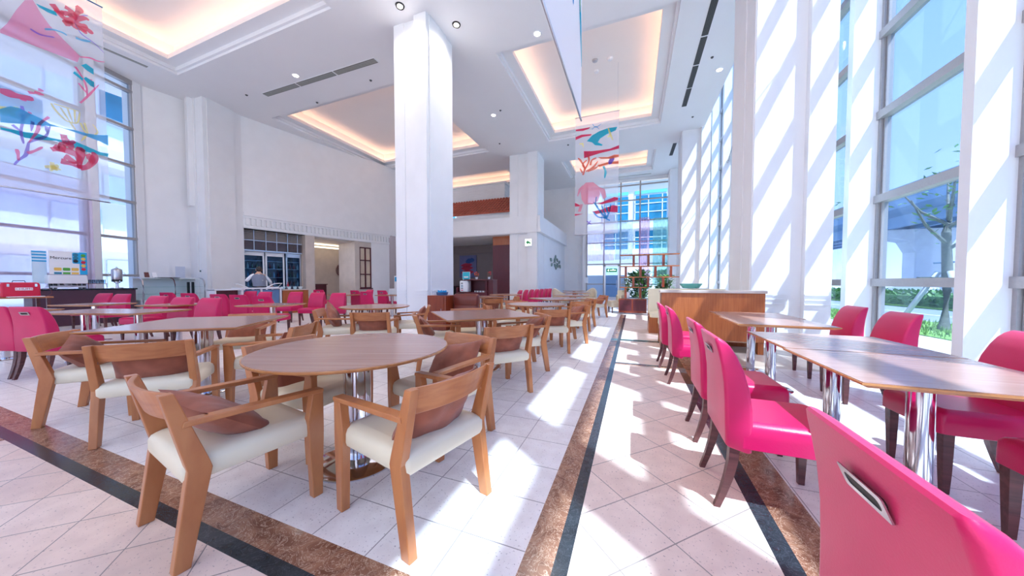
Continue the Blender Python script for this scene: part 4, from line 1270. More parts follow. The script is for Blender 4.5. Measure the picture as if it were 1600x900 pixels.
# rods bracing the glass fins
for k, (p, q) in enumerate((((3.74, 7.40, 6.55), (3.9, 5.50, 8.6)), ((3.74, 11.8, 6.4), (3.9, 9.9, 8.4)), ((3.74, 16.2, 6.4), (3.9, 14.3, 8.4)))):
    t = tag(empty('brace_rod', p), ['thin steel brace rod running up from the fin beside the tall right windows', 'thin steel brace rod on the fins beyond the near pillar', 'thin steel brace rod on the farthest visible fins'][k], 'rod', 'steel brace rods of the glass wall')
    d = Vector(q) - Vector(p)
    b = MB(); b.tube([(0, 0, 0), tuple(d)], 0.014); b.build('rod', STEEL, t)
    b = MB(); b.ball((0, 0, 0), 0.05, 0.05, 0.05); b.tube([tuple(d * 0.02), tuple(d * 0.09)], 0.028); b.build('coupling', STEEL, t)

# ================================================================ BOOTH AND SHELF
t = tag(empty('booth_bench', (1.0, 6.4, 0)), 'wooden booth bench with a pale ledge, its back panel behind the pink chairs', 'bench')
b = MB(); b.box(-0.53, 0.98, -0.22, -0.16, 0.20, 1.00); b.box(-0.53, -0.45, -0.20, 0.20, 0, 1.0); b.box(0.90, 0.98, -0.2, 0.3, 0, 1.0); b.build('back_panel', BOOTHW, t, bevel=0.004)
b = MB(); b.box(-0.56, 1.0, -0.25, 0.02, 1.00, 1.045); b.build('ledge', MARB, t, bevel=0.005)
b = MB(); b.loft([[(x + 0.22, y - 0.02, z) for x, y in rrect(0.72 - g, 0.09 - g, 0.04)] for z, g in ((0.45, 0.01), (0.46, 0), (0.96, 0), (0.99, 0.02))]); b.build('back_cushion', CREAM, t)
b = MB(); b.loft([[(x + 0.2, y + 0.30, z) for x, y in rrect(0.74 - g, 0.27 - g, 0.05)] for z, g in ((0.36, 0.01), (0.37, 0), (0.46, 0), (0.49, 0.02))]); b.build('seat_cushion', CREAM, t)
b = MB(); b.box(-0.53, 0.95, 0.05, 0.55, 0.28, 0.36); b.box(-0.53, -0.46, 0.45, 0.55, 0, 0.3); b.box(-0.53, 0.95, 0.47, 0.55, 0.0, 0.07); b.build('bench_frame', BOOTHW, t, bevel=0.004)
t = tag(empty('booth_bench', (1.0, 8.6, 0)), 'second booth bench facing the first one, its cream back showing at the aisle', 'bench')
b = MB(); b.box(-0.66, 0.98, 0.0, 0.06, 0.0, 1.0); b.box(-0.66, -0.58, -0.5, 0.06, 0.25, 0.40); b.build('back_panel', BOOTHW, t, bevel=0.004)
b = MB(); b.loft([[(x + 0.16, y - 0.09, z) for x, y in rrect(0.82 - g, 0.08 - g, 0.04)] for z, g in ((0.42, 0.01), (0.43, 0), (1.0, 0), (1.03, 0.02))]); b.build('back_cushion', CREAM, t)
b = MB(); b.loft([[(x + 0.16, y - 0.36, z) for x, y in rrect(0.80 - g, 0.27 - g, 0.05)] for z, g in ((0.36, 0.01), (0.37, 0), (0.46, 0), (0.49, 0.02))]); b.build('seat_cushion', CREAM, t)
b = MB(); b.box(-0.66, 0.95, -0.62, -0.05, 0.0, 0.36); b.build('bench_frame', BOOTHW, t)

t = tag(empty('shelf_divider', (0.45, 12.6, 0)), 'open wooden lattice shelf with dark doors below, in front of the back windows', 'shelf')
b = MB(); b.box(-0.97, 0.0, -0.16, 0.16, 0.05, 0.57); b.build('cupboard', REDW, t, bevel=0.004)
for x in (-0.93, -0.46):
    b = MB(); b.box(x, x + 0.42, -0.172, -0.16, 0.13, 0.53); b.build('door', DARKM, t)
b = MB()
zz = (0.98, 1.36, 1.76, 2.18)
for z, x0, x1 in ((0.98, -0.94, 0.0), (1.36, -0.94, 1.05), (1.76, -0.94, 1.05), (2.18, -0.94, 1.05)): b.box(x0, x1, -0.14, 0.14, z, z + 0.035)
b.build('shelf_board', BOOTHW, t)
b = MB()
for z0, z1, xs in ((0.57, 0.98, (-0.73, -0.22)), (0.98, 1.36, (-0.46, 0.04, 0.54)), (1.36, 1.76, (-0.73, -0.22, 0.28, 0.78)), (1.76, 2.18, (-0.46, 0.04, 0.54))):
    for x in xs:
        b = MB(); b.box(x - 0.04, x + 0.04, -0.14, 0.14, z0 + 0.03, z1); b.build('upright', REDW, t)
def leafy(name, loc, r, h, n, label, m=LEAF, pot=True, seed=3, cat='plant', flower=None):
    rnd = random.Random(seed)
    t = tag(empty(name, loc), label, cat)
    if pot:
        b = MB(); b.lathe([(r * 0.35, 0), (r * 0.5, h * 0.3), (r * 0.46, h * 0.3)], n=14); b.build('pot', SILVER, t)
    b = MB(); z0 = h * 0.28 if pot else 0
    for k in range(n):
        a = rnd.uniform(0, 2 * PI); e = rnd.uniform(0.1, 1.0); rr = r * rnd.uniform(0.2, 1)
        c = Vector((rr * math.cos(a), rr * math.sin(a), z0 + (h - z0) * rnd.random() ** 0.8))
        d = Vector((math.cos(a), math.sin(a), rnd.uniform(-0.4, 0.8))).normalized() * r * 0.30
        s = d.cross(Vector((0, 0, 1))).normalized() * r * 0.12
        b.add([c - d, c + s, c + d, c - s], [(0, 1, 2, 3)])
    b.build('foliage', m, t)
    b = MB()
    for k in range(5):
        a = k * 1.3; b.tube([(0, 0, 0.0), (0.3 * r * math.cos(a), 0.3 * r * math.sin(a), h * 0.5), (0.6 * r * math.cos(a), 0.6 * r * math.sin(a), h * 0.85)], 0.012 * max(1, h), 5)
    b.build('stem', BARK, t)
    if flower:
        b = MB()
        for k in range(10):
            a = rnd.uniform(0, 2 * PI); b.ball((r * .7 * math.cos(a), r * .7 * math.sin(a), h * rnd.uniform(.55, 1)), r * .2, r * .2, r * .16, 8, 5)
        b.build('flower', flower, t)
    return t
leafy('potted_plant', (-0.22, 12.6, 0.572), 0.20, 0.85, 260, 'leafy green plant standing in the lower left of the lattice shelf', seed=4)
leafy('potted_plant', (0.35, 14.2, 0.0), 0.42, 1.75, 420, 'green shrub behind the lattice shelf', seed=5)
leafy('potted_plant', (1.25, 14.9, 0.0), 0.40, 1.5, 360, 'smaller green shrub behind the right part of the lattice shelf', seed=6)
b = MB(); b.lathe([(0.0, 0.0), (0.17, 0.01), (0.24, 0.10), (0.24, 0.12), (0.16, 0.03)], (1.28, 8.6, 1.034), 24)
tag(b.build('ornament_bowl', TEALP), 'small teal bowl standing on the ledge behind the booth', 'bowl')
def tub(x, y, a, label):
    t = tag(empty('tub_chair', (x, y, 0), R(a)), label, 'chair', 'beige tub chairs at the back')
    b = MB(); b.loft([[(p, q, z) for p, q in rrect(0.30 - g, 0.31 - g, 0.08)] for z, g in ((0.22, 0.01), (0.24, 0), (0.42, 0), (0.46, 0.03))]); b.build('seat', BEIGEF, t)
    b = MB(); rings = []
    for k in range(15):
        th = R(90 + 180 * k / 14); h = 0.92 - 0.24 * abs(math.cos(R(180 * k / 14))) ** 2
        c, s = math.cos(th), math.sin(th)
        rings.append([(0.27 * c - 0.05, 0.26 * s, 0.25), (0.34 * c - 0.05, 0.33 * s, 0.25), (0.37 * c - 0.08, 0.34 * s, h - 0.03), (0.34 * c - 0.08, 0.32 * s, h), (0.30 * c - 0.06, 0.28 * s, h - 0.03)])
    b.loft(rings); b.build('backrest', BEIGEF, t)
    for sx in (-1, 1):
        for sy in (-1, 1):
            b = MB(); b.loft([[(sx * 0.24 + u, sy * 0.24 + v, z) for u, v in ((-w, -w), (w, -w), (w, w), (-w, w))] for z, w in ((0, 0.014), (0.24, 0.024))], smooth=False); b.build('leg', LEG, t)
tub(-0.62, 13.1, 200, 'beige tub chair beside the lattice shelf, at the end of the aisle band')
tub(-3.1, 14.2, 60, 'beige tub chair left of the back round tables by the leaf wall')
tub(-2.0, 15.4, 250, 'beige tub chair in front of the glass door')
b = MB(); b.loft([[(x - 0.42, y + 13.0, z) for x, y in rrect(0.17 - g, 0.07 - g, 0.04)] for z, g in ((0.472, 0.02), (0.50, 0), (0.84, 0), (0.88, 0.03))])
tag(b.build('throw_pillow', CREAM), 'white pillow in the beige tub chair beside the lattice shelf', 'pillow')
place(rt, USED, (-2.3, 13.6, 0), 10, 'farthest round wooden table on the left of the aisle, near the beige chairs', 'round wooden tables')
place(rt, USED, (-2.9, 16.4, 0), 10, 'round wooden table in front of the back corner, beyond the beige chair', 'round wooden tables')

# ================================================================ WALL ORNAMENTS, SIGNS
t = tag(empty('exit_sign', (-5.35, 16.30, 3.35)), 'small square green and white running man exit sign on the far pillar', 'sign')
b = MB(); b.box(-0.19, 0.19, -0.045, 0.0, -0.19, 0.19); b.build('sign_box', SILVER, t)
b = MB(); b.box(-0.18, 0.18, -0.050, -0.045, -0.18, 0.18); b.build('sign_face', EXIT_E, t)
b = MB(); b.prism([(-0.14, 0.0), (0.0, 0.13), (0.0, 0.055), (0.08, 0.055), (0.08, -0.055), (0.0, -0.055), (0.0, -0.13)], -0.056, -0.050, 'y'); b.ball((0.115, -0.054, 0.08), 0.03, 0.004, 0.03)
b.prism([(0.06, -0.05), (0.10, 0.03), (0.15, -0.03), (0.14, -0.13), (0.11, -0.06), (0.07, -0.13)], -0.056, -0.050, 'y'); b.build('pictogram', mat('sign_green', '#12914f', 0.5, noise=0.02, nscale=4), t)
t = tag(empty('exit_sign', (-1.43, 22.7, 2.02)), 'green exit sign above the back glass door', 'sign')
b = MB(); b.box(-0.35, 0.35, -0.03, 0.0, -0.12, 0.12); b.build('sign_box', mat('sign_green2', '#0fa055', 0.5, noise=0.02, nscale=4), t)
b = MB(); b.prism([(-0.28, 0.0), (-0.18, 0.08), (-0.18, -0.08)], -0.036, -0.03, 'y'); b.box(-0.1, 0.28, -0.036, -0.03, -0.02, 0.02); b.ball((0.1, -0.034, 0.06), 0.025, 0.004, 0.025); b.build('pictogram', EXIT_E, t)
t = tag(empty('leaf_ornament', (-4.86, 20.6, 2.45)), 'grey green metal leaf ornament on the white side wall', 'wall ornament')
def leaf_at(y, z, L, a, w=0.45):
    pts = []
    for k in range(9): u = k / 8; pts.append((u * L, w * L * 0.5 * math.sin(PI * u) ** 0.8))
    for k in range(7, 0, -1): u = k / 8; pts.append((u * L, -w * L * 0.5 * math.sin(PI * u) ** 0.8))
    c, s = math.cos(a), math.sin(a)
    return [(y + p * c - q * s, z + p * s + q * c) for p, q in pts]
LS = 0.62
b = MB()
for y, z, L, a in ((-1.05, 0.12, 0.55, 2.6), (-0.95, -0.05, 0.5, -2.2), (-0.5, 0.1, 0.6, 0.9), (-0.1, 0.35, 0.6, 1.6), (0.05, -0.1, 0.65, -1.7), (0.3, 0.0, 0.6, -0.9), (0.75, 0.05, 0.55, 0.7), (0.95, -0.05, 0.6, -0.8), (-0.5, -0.1, 0.5, -0.6), (0.5, 0.2, 0.5, 2.2)):
    b.prism([(1.7 * p_, q_) for p_, q_ in leaf_at(y * LS, z * LS, L * LS * 0.9, a, 0.7)], 0.01, 0.05, 'x')
b.build('leaf', mat('verdigris', '#7f948a', 0.5, metal=0.3, noise=0.2, nscale=8), t)
b = MB(); b.tube([(0.02, -0.7, 0.0), (0.02, -0.2, 0.06), (0.02, 0.25, 0.0), (0.02, 0.7, 0.03)], 0.02); b.build('stem', mat('verdigris_stem', '#6b7f76', 0.5, metal=0.3, noise=0.2, nscale=8), t)
b = MB(); b.box(-3.33, -3.05, 22.93, 22.98, 1.15, 1.55); tag(b.build('switch_panel', PAPER), 'small grey control panel on the wall left of the back windows', 'panel')
M1 = Matrix.Translation((-14.05, 16.28, 4.95))
t = tag(empty('wall_lamp', (-12.9, 16.2, 4.95)), 'small wall lamp with a brown metal hood at the left edge of the pillar', 'lamp')
b = MB(); b.tube([(0, 0.1, 0.1), (0, -0.05, 0.2), (0, -0.18, 0.12)], 0.02); b.build('arm', BARK, t)
b = MB(); b.lathe([(0.02, 0.16), (0.10, 0.10), (0.16, 0.0)], (0, -0.18, -0.05), 16); b.build('lamp_shade', mat('lamp_brown', '#7d5a45', 0.4, metal=0.6, noise=0.1, nscale=8), t)
b = MB(); b.ball((0, -0.18, -0.04), 0.07, 0.07, 0.07); b.build('bulb', SILVER, t)

# ================================================================ BOOTH CABINET BESIDE THE PILLAR
t = tag(empty('low_cabinet', (-4.35, 6.75, 0)), 'reddish wooden low cabinet against the big white pillar', 'cabinet')
b = MB(); b.box(-0.42, 0.12, -0.25, 0.25, 0.05, 0.86); b.box(-0.40, 0.10, -0.23, 0.23, 0, 0.05); b.build('body', REDW, t, bevel=0.005)
b = MB(); b.box(-0.36, 0.06, -0.262, -0.25, 0.10, 0.82); b.build('door', REDW, t, bevel=0.003)
b = MB(); b.tube([(0.0, -0.285, 0.42), (0.0, -0.285, 0.54)], 0.006); b.tube([(0.0, -0.262, 0.43), (0.0, -0.285, 0.43)], 0.004); b.build('handle', STEEL, t)
t = tag(empty('bench_sofa', (-3.86, 6.85, 0)), 'brown leather bench back next to the reddish low cabinet', 'bench')
b = MB(); b.loft([[(x, y, z) for x, y in rrect(0.34 - g, 0.08 - g, 0.05)] for z, g in ((0.10, 0.01), (0.12, 0), (0.60, 0), (0.62, 0.012), (0.64, 0), (0.86, 0), (0.90, 0.03))]); b.build('backrest', BROWNL, t)
b = MB(); b.loft([[(x, y + 0.32, z) for x, y in rrect(0.34 - g, 0.26 - g, 0.05)] for z, g in ((0.10, 0.0), (0.38, 0), (0.44, 0.03))]); b.build('seat', BROWNL, t)
b = MB(); b.box(-0.32, 0.32, -0.05, 0.55, 0, 0.10); b.build('plinth', LEG, t)
t = tag(empty('basket', (-4.50, 6.75, 0.862)), 'small blue wire basket of small packets on the reddish low cabinet', 'basket')
b = MB(); b.lathe([(0.13, 0.0), (0.15, 0.07), (0.155, 0.075), (0.14, 0.07), (0.12, 0.01)], n=20); b.build('body', mat('blue_basket', '#49719f', 0.5, noise=0.25, nscale=60), t)
b = MB()
for k in range(14): a = k * 0.45; b.obox((0.10 * math.cos(a), 0.09 * math.sin(a), 0.075 + 0.01 * (k % 3)), (0.012, 0, 0), (0, 0.005, 0), 0.03)
b.build('packet', CYANP, t)

# ================================================================ SERVICE CABINET WITH WATER DISPENSER
t = tag(empty('service_cabinet', (-7.1, 13.4, 0)), 'maroon service cabinet with an open shelf of cups, behind the diagonal tables', 'cabinet')
b = MB(); b.box(-0.85, 0.78, -0.3, 0.3, 0.0, 0.72); b.box(0.70, 0.78, -0.3, 0.3, 0.7, 1.28); b.box(-0.85, 0.78, 0.24, 0.3, 0.7, 1.28); b.box(-0.85, -0.78, -0.3, 0.3, 0.7, 0.95); b.box(-0.40, 1.05, -0.32, 0.32, 1.28, 1.33); b.box(0.78, 1.05, -0.2, 0.3, 0, 1.28); b.build('body', DARKM, t, bevel=0.004)
b = MB(); b.box(-0.76, -0.40, -0.305, -0.29, 0.15, 0.68); b.build('niche_shade', DARK, t)  # flat dark plate, shade of an open hollow put into its colour
t = tag(empty('water_dispenser', (-7.55, 13.3, 0.722)), 'white water dispenser with rounded corners on the maroon cabinet', 'dispenser')
b = MB(); b.loft([[(x, y, z) for x, y in rrect(0.225 - g, 0.18 - g, 0.05)] for z, g in ((0.02, 0.01), (0.04, 0), (0.50, 0), (0.54, 0.02))]); b.build('housing', SILVER, t)
for z, m in ((0.42, INK), (0.32, TEALG), (0.25, TEALG), (0.17, INK), (0.09, REDP)):
    b = MB(); b.box(-0.14, -0.03, -0.188, -0.178, z - 0.018, z + 0.018); b.build('button', m, t)
for x in (-0.17, 0.17):
    b = MB(); b.cyl((x, 0.1), 0.02, 0.0, 0.03, 10); b.build('foot', BLACKP, t)
t = tag(empty('display_screen', (-7.50, 13.3, 1.27)), 'small cyan poster screen standing on top of the water dispenser', 'screen')
b = MB(); b.box(-0.04, 0.04, -0.04, 0.04, 0, 0.06); b.box(-0.20, 0.20, -0.015, 0.015, 0.05, 0.42); b.build('frame', SILVER, t)
b = MB(); b.box(-0.185, 0.185, -0.02, -0.015, 0.065, 0.405); b.build('panel', mat('screen_cyan', '#35bcd0', 0.4, noise=0.1, nscale=8), t)
b = MB(); b.box(-0.12, 0.12, -0.024, -0.02, 0.14, 0.20); b.build('caption_block', PAPER, t)
for k in range(9):
    x = -6.95 + 0.075 * k
    b = MB(); b.lathe([(0.022, 0.0), (0.034, 0.07), (0.030, 0.07), (0.018, 0.01)], (x, 13.15 + 0.05 * (k % 2), 0.722), 12)
    tag(b.build('cup', SILVER), ['white cup at the left end of the row in the maroon cabinet', 'white cup, one of the middle cups in the row in the maroon cabinet', 'white cup at the right end of the row in the maroon cabinet'][0 if k == 0 else 2 if k == 8 else 1], 'cup', None if k in (0, 8) else 'cups in the maroon cabinet')
REDF = mat('red_petals', '#e0344c', 0.6, noise=0.2, nscale=9); ORF = mat('orange_petals', '#ee6a3a', 0.6, noise=0.2, nscale=9)
leafy('flower_arrangement', (-6.95, 13.3, 1.332), 0.13, 0.34, 50, 'orange and red flowers on the left of the maroon cabinet top', REDF, True, 11, 'flowers', ORF)
leafy('flower_arrangement', (-6.3, 13.3, 1.332), 0.12, 0.36, 50, 'red flowers at the right end of the maroon cabinet top', ORF, True, 12, 'flowers', REDF)
# dark back room: counter and wall picture
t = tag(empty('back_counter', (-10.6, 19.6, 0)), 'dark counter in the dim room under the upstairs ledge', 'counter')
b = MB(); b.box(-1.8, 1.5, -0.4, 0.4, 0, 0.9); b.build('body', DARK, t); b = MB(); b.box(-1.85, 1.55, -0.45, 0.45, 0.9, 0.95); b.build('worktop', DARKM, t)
for k in range(6):
    b = MB(); b.lathe([(0.10, 0.0), (0.12, 0.14 + 0.03 * (k % 2)), (0.09, 0.17 + 0.03 * (k % 2)), (0.02, 0.19 + .03 * (k % 2))], (-11.3 + 0.35 * k, 19.45, 0.952), 14)
    tag(b.build('pot', BLACKP), ['black pot at the left end of the dim room counter', 'black pot second from the left on the dim room counter', 'black pot third from the left on the dim room counter', 'black pot third from the right on the dim room counter', 'black pot second from the right on the dim room counter', 'black pot at the right end of the dim room counter'][k], 'pot', 'pots on the dim room counter')
t = tag(empty('wall_picture', (-11.2, 20.28, 1.9)), 'dark poster with blue and red shapes in the dim room', 'picture')
b = MB(); b.box(-0.8, 0.6, 0.0, 0.05, -0.35, 1.25); b.build('panel', mat('dusky_blue', '#6d6f9c', 0.6, noise=0.08, nscale=2), t)
b = MB(); b.prism(leaf_at(-0.3, 0.75, 0.6, 0.3, 0.6), -0.01, 0.0, 'y'); b.prism(leaf_at(0.0, 0.9, 0.45, 0.0, 0.7), -0.012, 0.0, 'y'); b.build('blue_shape', mat('deep_blue', '#274e8c', 0.6, noise=0.1, nscale=3), t)
b = MB()
for z in (0.0, 0.3, 0.52): b.prism(leaf_at(-0.7, z, 1.1 - 0.2 * z, 0.05, 0.3), -0.01, 0.0, 'y')
b.build('red_shape', mat('deep_red', '#b02446', 0.6, noise=0.1, nscale=3), t)

# ================================================================ COFFEE COUNTER ON THE LEFT
t = tag(empty('coffee_counter', (-14.6, 4.0, 0)), 'dark maroon coffee counter in front of the left windows', 'counter')
b = MB(); b.box(-0.30, 0.30, -0.95, 0.84, 0, 0.97); b.build('body', mat('plum_laminate', '#4e3140', 0.45, noise=0.06, nscale=3), t)
b = MB(); b.box(-0.34, 0.33, -0.98, 0.87, 0.97, 1.01); b.build('worktop', BLACKST, t)
t = tag(empty('coffee_machine', (-14.5, 3.62, 1.012)), 'silver espresso machine on the dark coffee counter below the menu board', 'coffee machine')
b = MB(); b.loft([[(x, y, z) for x, y in rrect(0.20, 0.32 - g, 0.03)] for z, g in ((0.14, 0.0), (0.18, -0.01), (0.34, 0), (0.37, 0.02))]); b.build('housing', SILVER, t)
b = MB(); b.box(-0.18, 0.18, -0.29, 0.29, 0.03, 0.08); b.box(-0.18, -0.05, -0.27, 0.27, 0.08, 0.15); b.build('drip_tray', STEEL, t)
for y in (-0.27, -0.20, 0.20, 0.27):
    b = MB(); b.cyl((0.12, y), 0.03, 0.0, 0.14, 12); b.build('foot', BLACKP, t)
for y in (-0.1, 0.1):
    b = MB(); b.lathe([(0.03, 0.09), (0.035, 0.14)], (0.12, y, 0), 12); b.tube([(0.14, y, 0.11), (0.27, y, 0.10)], 0.012); b.build('group_handle', BLACKP, t)
# menu board standing on the machine
MBD = Matrix.Translation((-14.42, 3.66, 1.40)) @ Matrix.Rotation(R(90), 4, 'Z') @ Matrix.Rotation(R(90), 4, 'X')
t = tag(empty('menu_board', (-14.42, 3.66, 1.40)), 'white and blue menu board with small food pictures on the espresso machine', 'sign')
MI = Matrix.Rotation(R(90), 4, 'Z') @ Matrix.Rotation(R(90), 4, 'X')
def flat(parent, x0, x1, y0, y1, d, m, name, r=0.0):
    b = MB(MI); pts = rrect((x1 - x0) / 2, (y1 - y0) / 2, r, 4, (x0 + x1) / 2, (y0 + y1) / 2) if r else [(x0, y0), (x1, y0), (x1, y1), (x0, y1)]
    b.prism(pts, 0.0 + d, 0.004 + d); return b.build(name, m, parent)
b = MB(MI); b.box(-0.31, 0.31, 0.0, 0.63, -0.02, 0.0); b.build('board', PAPER, t)
flat(t, 0.18, 0.31, 0.0, 0.62, 0.0, CYANP, 'blue_strip'); flat(t, 0.06, 0.20, 0.30, 0.60, 0.001, CYANP, 'blue_corner', 0.03)
text_mesh('Mercure', 0.105, 'lettering', INK, t, MI @ Matrix.Translation((-0.125, 0.44, 0.002)), 0.002, sx=0.95)
fm_ = [GREENP, YELP, REDP, YELP, REDP]
for k in range(5):
    b = MB(MI); b.lathe([(0.042, 0.004), (0.036, 0.010)], (0.245, 0.53 - 0.095 * k, 0), 16); b.build('food_picture', fm_[k], t)
for k in range(3):
    b = MB(MI); b.lathe([(0.045, 0.005), (0.038, 0.011)], (0.115, 0.54 - 0.085 * k, 0), 16); b.build('food_picture', [TEALG, TEALG, INK][k], t)
for k in range(3):
    flat(t, -0.24 + 0.14 * k, -0.12 + 0.14 * k, 0.10, 0.18, 0.0, [YELP, GREENP, YELP][k], 'food_tile', 0.02); flat(t, -0.24 + 0.14 * k, -0.12 + 0.14 * k, 0.005, 0.06, 0.0, [TEALG, GREENP, YELP][k], 'food_tile')
t = tag(empty('info_panel', (-14.55, 3.22, 1.15)), 'pale blue striped panel behind the left edge of the menu board', 'sign')
b = MB(MI); b.box(-0.10, 0.12, 0.0, 0.86, -0.02, 0.0); b.build('board', mat('pale_blue_card', '#d3ecfa', 0.6, noise=0.02, nscale=4), t)
for z in (0.58, 0.66, 0.74, 0.82): flat(t, -0.10, 0.12, z, z + 0.035, 0.0, CYANP, 'stripe')
# glass rack
t = tag(empty('glass_rack', (-14.45, 4.12, 1.012)), 'wire rack of drinking glasses right of the espresso machine', 'rack')
b = MB()
for y in (-0.16, 0.17):
    for x in (-0.1, 0.1): b.tube([(x, y, 0), (x, y, 0.15)], 0.006, 6)
for x in (-0.1, 0.1): b.tube([(x, -0.18, 0.135), (x, 0.19, 0.135)], 0.006, 6)
for k in range(8): b.tube([(-0.1, -0.16 + 0.046 * k, 0.13), (0.1, -0.16 + 0.046 * k, 0.13)], 0.003, 5)
b.build('wire_rack', REDW, t)
GL = clear('drinking_glass', '#e8f4fb', 0.3)
g0 = MB(); g0.lathe([(0.022, 0.0), (0.031, 0.11), (0.029, 0.11), (0.020, 0.006)], n=14)
g0 = tag(g0.build('drinking_glass', GL), 'clear drinking glass in the row on the wire rack', 'glass', 'glasses on the wire rack')
for k in range(10):
    o = g0 if k == 0 else g0.copy()
    if k: COL.objects.link(o)
    o.location = (-14.49 + 0.09 * (k % 2), 3.99 + 0.066 * (k // 2), 1.149)
t = tag(empty('drink_dispenser', (-14.45, 4.52, 1.012)), 'steel juice dispenser urn on a glass base at the counter end', 'dispenser')
b = MB(); b.lathe([(0.13, 0.0), (0.13, 0.015), (0.03, 0.03), (0.025, 0.14), (0.07, 0.17), (0.07, 0.19)], n=24); b.build('stand', CHROME, t)
b = MB(); b.lathe([(0.105, 0.26), (0.11, 0.28), (0.11, 0.54), (0.09, 0.57), (0.02, 0.60), (0.02, 0.64)], n=28); b.build('urn', STEEL, t)
b = MB(); b.lathe([(0.105, 0.19), (0.108, 0.26)], n=24); b.build('black_band', BLACKP, t)
b = MB(); b.tube([(0.1, 0, 0.22), (0.17, 0, 0.22), (0.17, 0, 0.17)], 0.012); b.build('tap', CHROME, t)
for s in (-1, 1):
    b = MB(); b.tube([(0, s * 0.11, 0.35), (0, s * 0.16, 0.38), (0, s * 0.16, 0.46), (0, s * 0.11, 0.48)], 0.007); b.build('side_handle', CHROME, t)
# display case with bent glass front
t = tag(empty('display_case', (-14.5, 4.95, 0)), 'curved glass display case with steel ribs beside the coffee counter', 'display case')
LC = 1.52
b = MB(); b.box(-0.30, 0.30, 0, LC, 0, 0.62); b.build('cabinet', SILVER, t)
arc = [(0.30, 0.62), (0.32, 0.85), (0.315, 1.10), (0.27, 1.24), (0.18, 1.31), (0.05, 1.33), (-0.28, 1.33)]
for y, m in ((0.0, STEEL), (LC * 0.48, DARKM), (LC - 0.02, STEEL)):
    b = MB(); b.tube([(x, y + 0.01, z) for x, z in [(0.30, 0.3)] + arc], 0.022 if m is STEEL else 0.012, 8); b.build('rib', m, t)
b = MB(); n = len(arc)
v = [(x, 0.01, z) for x, z in arc] + [(x, LC - 0.01, z) for x, z in arc]
b.add(v, [(i, i + 1, n + i + 1, n + i) for i in range(n - 1)], True); b.build('curved_glass', CASEGLASS, t)
b = MB()
for z in (0.80, 1.03): b.box(-0.26, 0.27, 0.03, LC - 0.03, z, z + 0.012)
b.build('glass_shelf', CASEGLASS, t)
b = MB(); b.box(-0.30, -0.27, 0.0, LC, 0.6, 1.34); b.box(-0.30, 0.05, 0, LC, 1.30, 1.335); b.build('back_panel', SILVER, t)
b = MB(); b.box(-0.05, 0.0, LC * 0.78, LC * 0.82, 0.62, 1.2); b.box(-0.05, 0.0, LC * 0.86, LC * 0.9, 0.62, 1.2); b.build('inner_post', BLACKP, t)
b = MB(); b.box(-14.7, -14.35, 4.95 + LC * 0.30, 4.95 + LC * 0.62, 1.337, 1.35); tag(b.build('tray', BLACKP), 'flat dark tray on top of the curved display case', 'tray')
for k, y in enumerate((5.09, 5.26)):
    b = MB(); b.prism([(0, 0), (0.05, 0.0), (-0.02, 0.16), (-0.035, 0.155)], y, y + 0.10, 'y'); b.M = Matrix.Translation((-14.45, 0, 1.345))
    tag(b.build('card_stand', [DARKM, SILVER][k]), ['small dark card stand on the left of the display case top', 'small pale card stand second from the left on the display case top'][k], 'card stand')
b = MB(ML); 
t = tag(empty('notice', (-16.1, 6.45, 1.5)), 'pale grey notice sheet on the white wall above the display case', 'notice')
NV = Vector((0.98, -0.19, 0)); b = MB(); b.obox((0.16, 0.1, 0.06), Vector((0.19, 0.98, 0)) * 0.13, NV * 0.01, 0.22); b.build('sheet', mat('grey_sheet', '#c9cfdd', 0.6, noise=0.03, nscale=5), t)
t = tag(empty('wall_thermostat', (-15.6, 7.02, 1.62)), 'small white wall switch with a dark face on the left pier', 'switch')
b = MB(); b.box(-0.08, 0.08, -0.03, 0.0, -0.07, 0.07); b.build('plate', SILVER, t); b = MB(); b.box(-0.05, 0.05, -0.034, -0.03, -0.03, 0.03); b.build('face', mat('dark_green', '#2d5a55', 0.4, noise=0.05, nscale=5), t)
# table with the red box
t = tag(empty('serving_table', (-12.45, 2.35, 0)), 'small serving table at the left edge carrying the red box', 'table')
b = MB(); b.box(-0.35, 0.35, -0.62, 0.50, 0.84, 0.87); b.build('tabletop', BEECH, t)
for x in (-0.3, 0.3):
    for y in (-0.55, 0.44):
        b = MB(); b.box(x - 0.025, x + 0.025, y - 0.025, y + 0.025, 0, 0.84); b.build('leg', LEG, t)
t = tag(empty('cool_box', (-12.25, 2.46, 0.872)), 'red enamel box with a white name label on the serving table', 'box')
b = MB(); b.loft([[(x, y, z) for x, y in rrect(0.14 - g, 0.235 - g, 0.03)] for z, g in ((0.0, 0.01), (0.01, 0), (0.25, 0), (0.30, 0.015), (0.31, 0.04))]); b.build('body', REDP, t)
flat_c = MB(MI); flat_c.prism(rrect(0.105, 0.03, 0.01), 0.141, 0.146); flat_c.M = Matrix.Translation((0, 0.03, 0.17)) @ MI; flat_c.build('name_label', PAPER, t)
text_mesh('CHUMS', 0.058, 'lettering', REDP, t, Matrix.Translation((0.147, 0.03, 0.17)) @ MI, 0.001, sx=1.05)
b = MB(); b.tube([(0, -0.08, 0.30), (0, -0.07, 0.345), (0, 0.07, 0.345), (0, 0.08, 0.30)], 0.008); b.build('handle', BLACKP, t)
b = MB(); b.box(0.13, 0.15, -0.17, -0.14, 0.22, 0.28); b.box(0.13, 0.15, 0.16, 0.19, 0.22, 0.28); b.build('latch', CHROME, t)
b = MB(); b.box(-12.2, -12.0, 2.28, 2.72, 0.872, 0.885); tag(b.build('napkin_stack', PAPER), 'white folded paper in front of the red box', 'paper')
t = tag(empty('wire_stand', (-12.35, 2.80, 0.872)), 'small round wire stand right of the red box', 'stand')
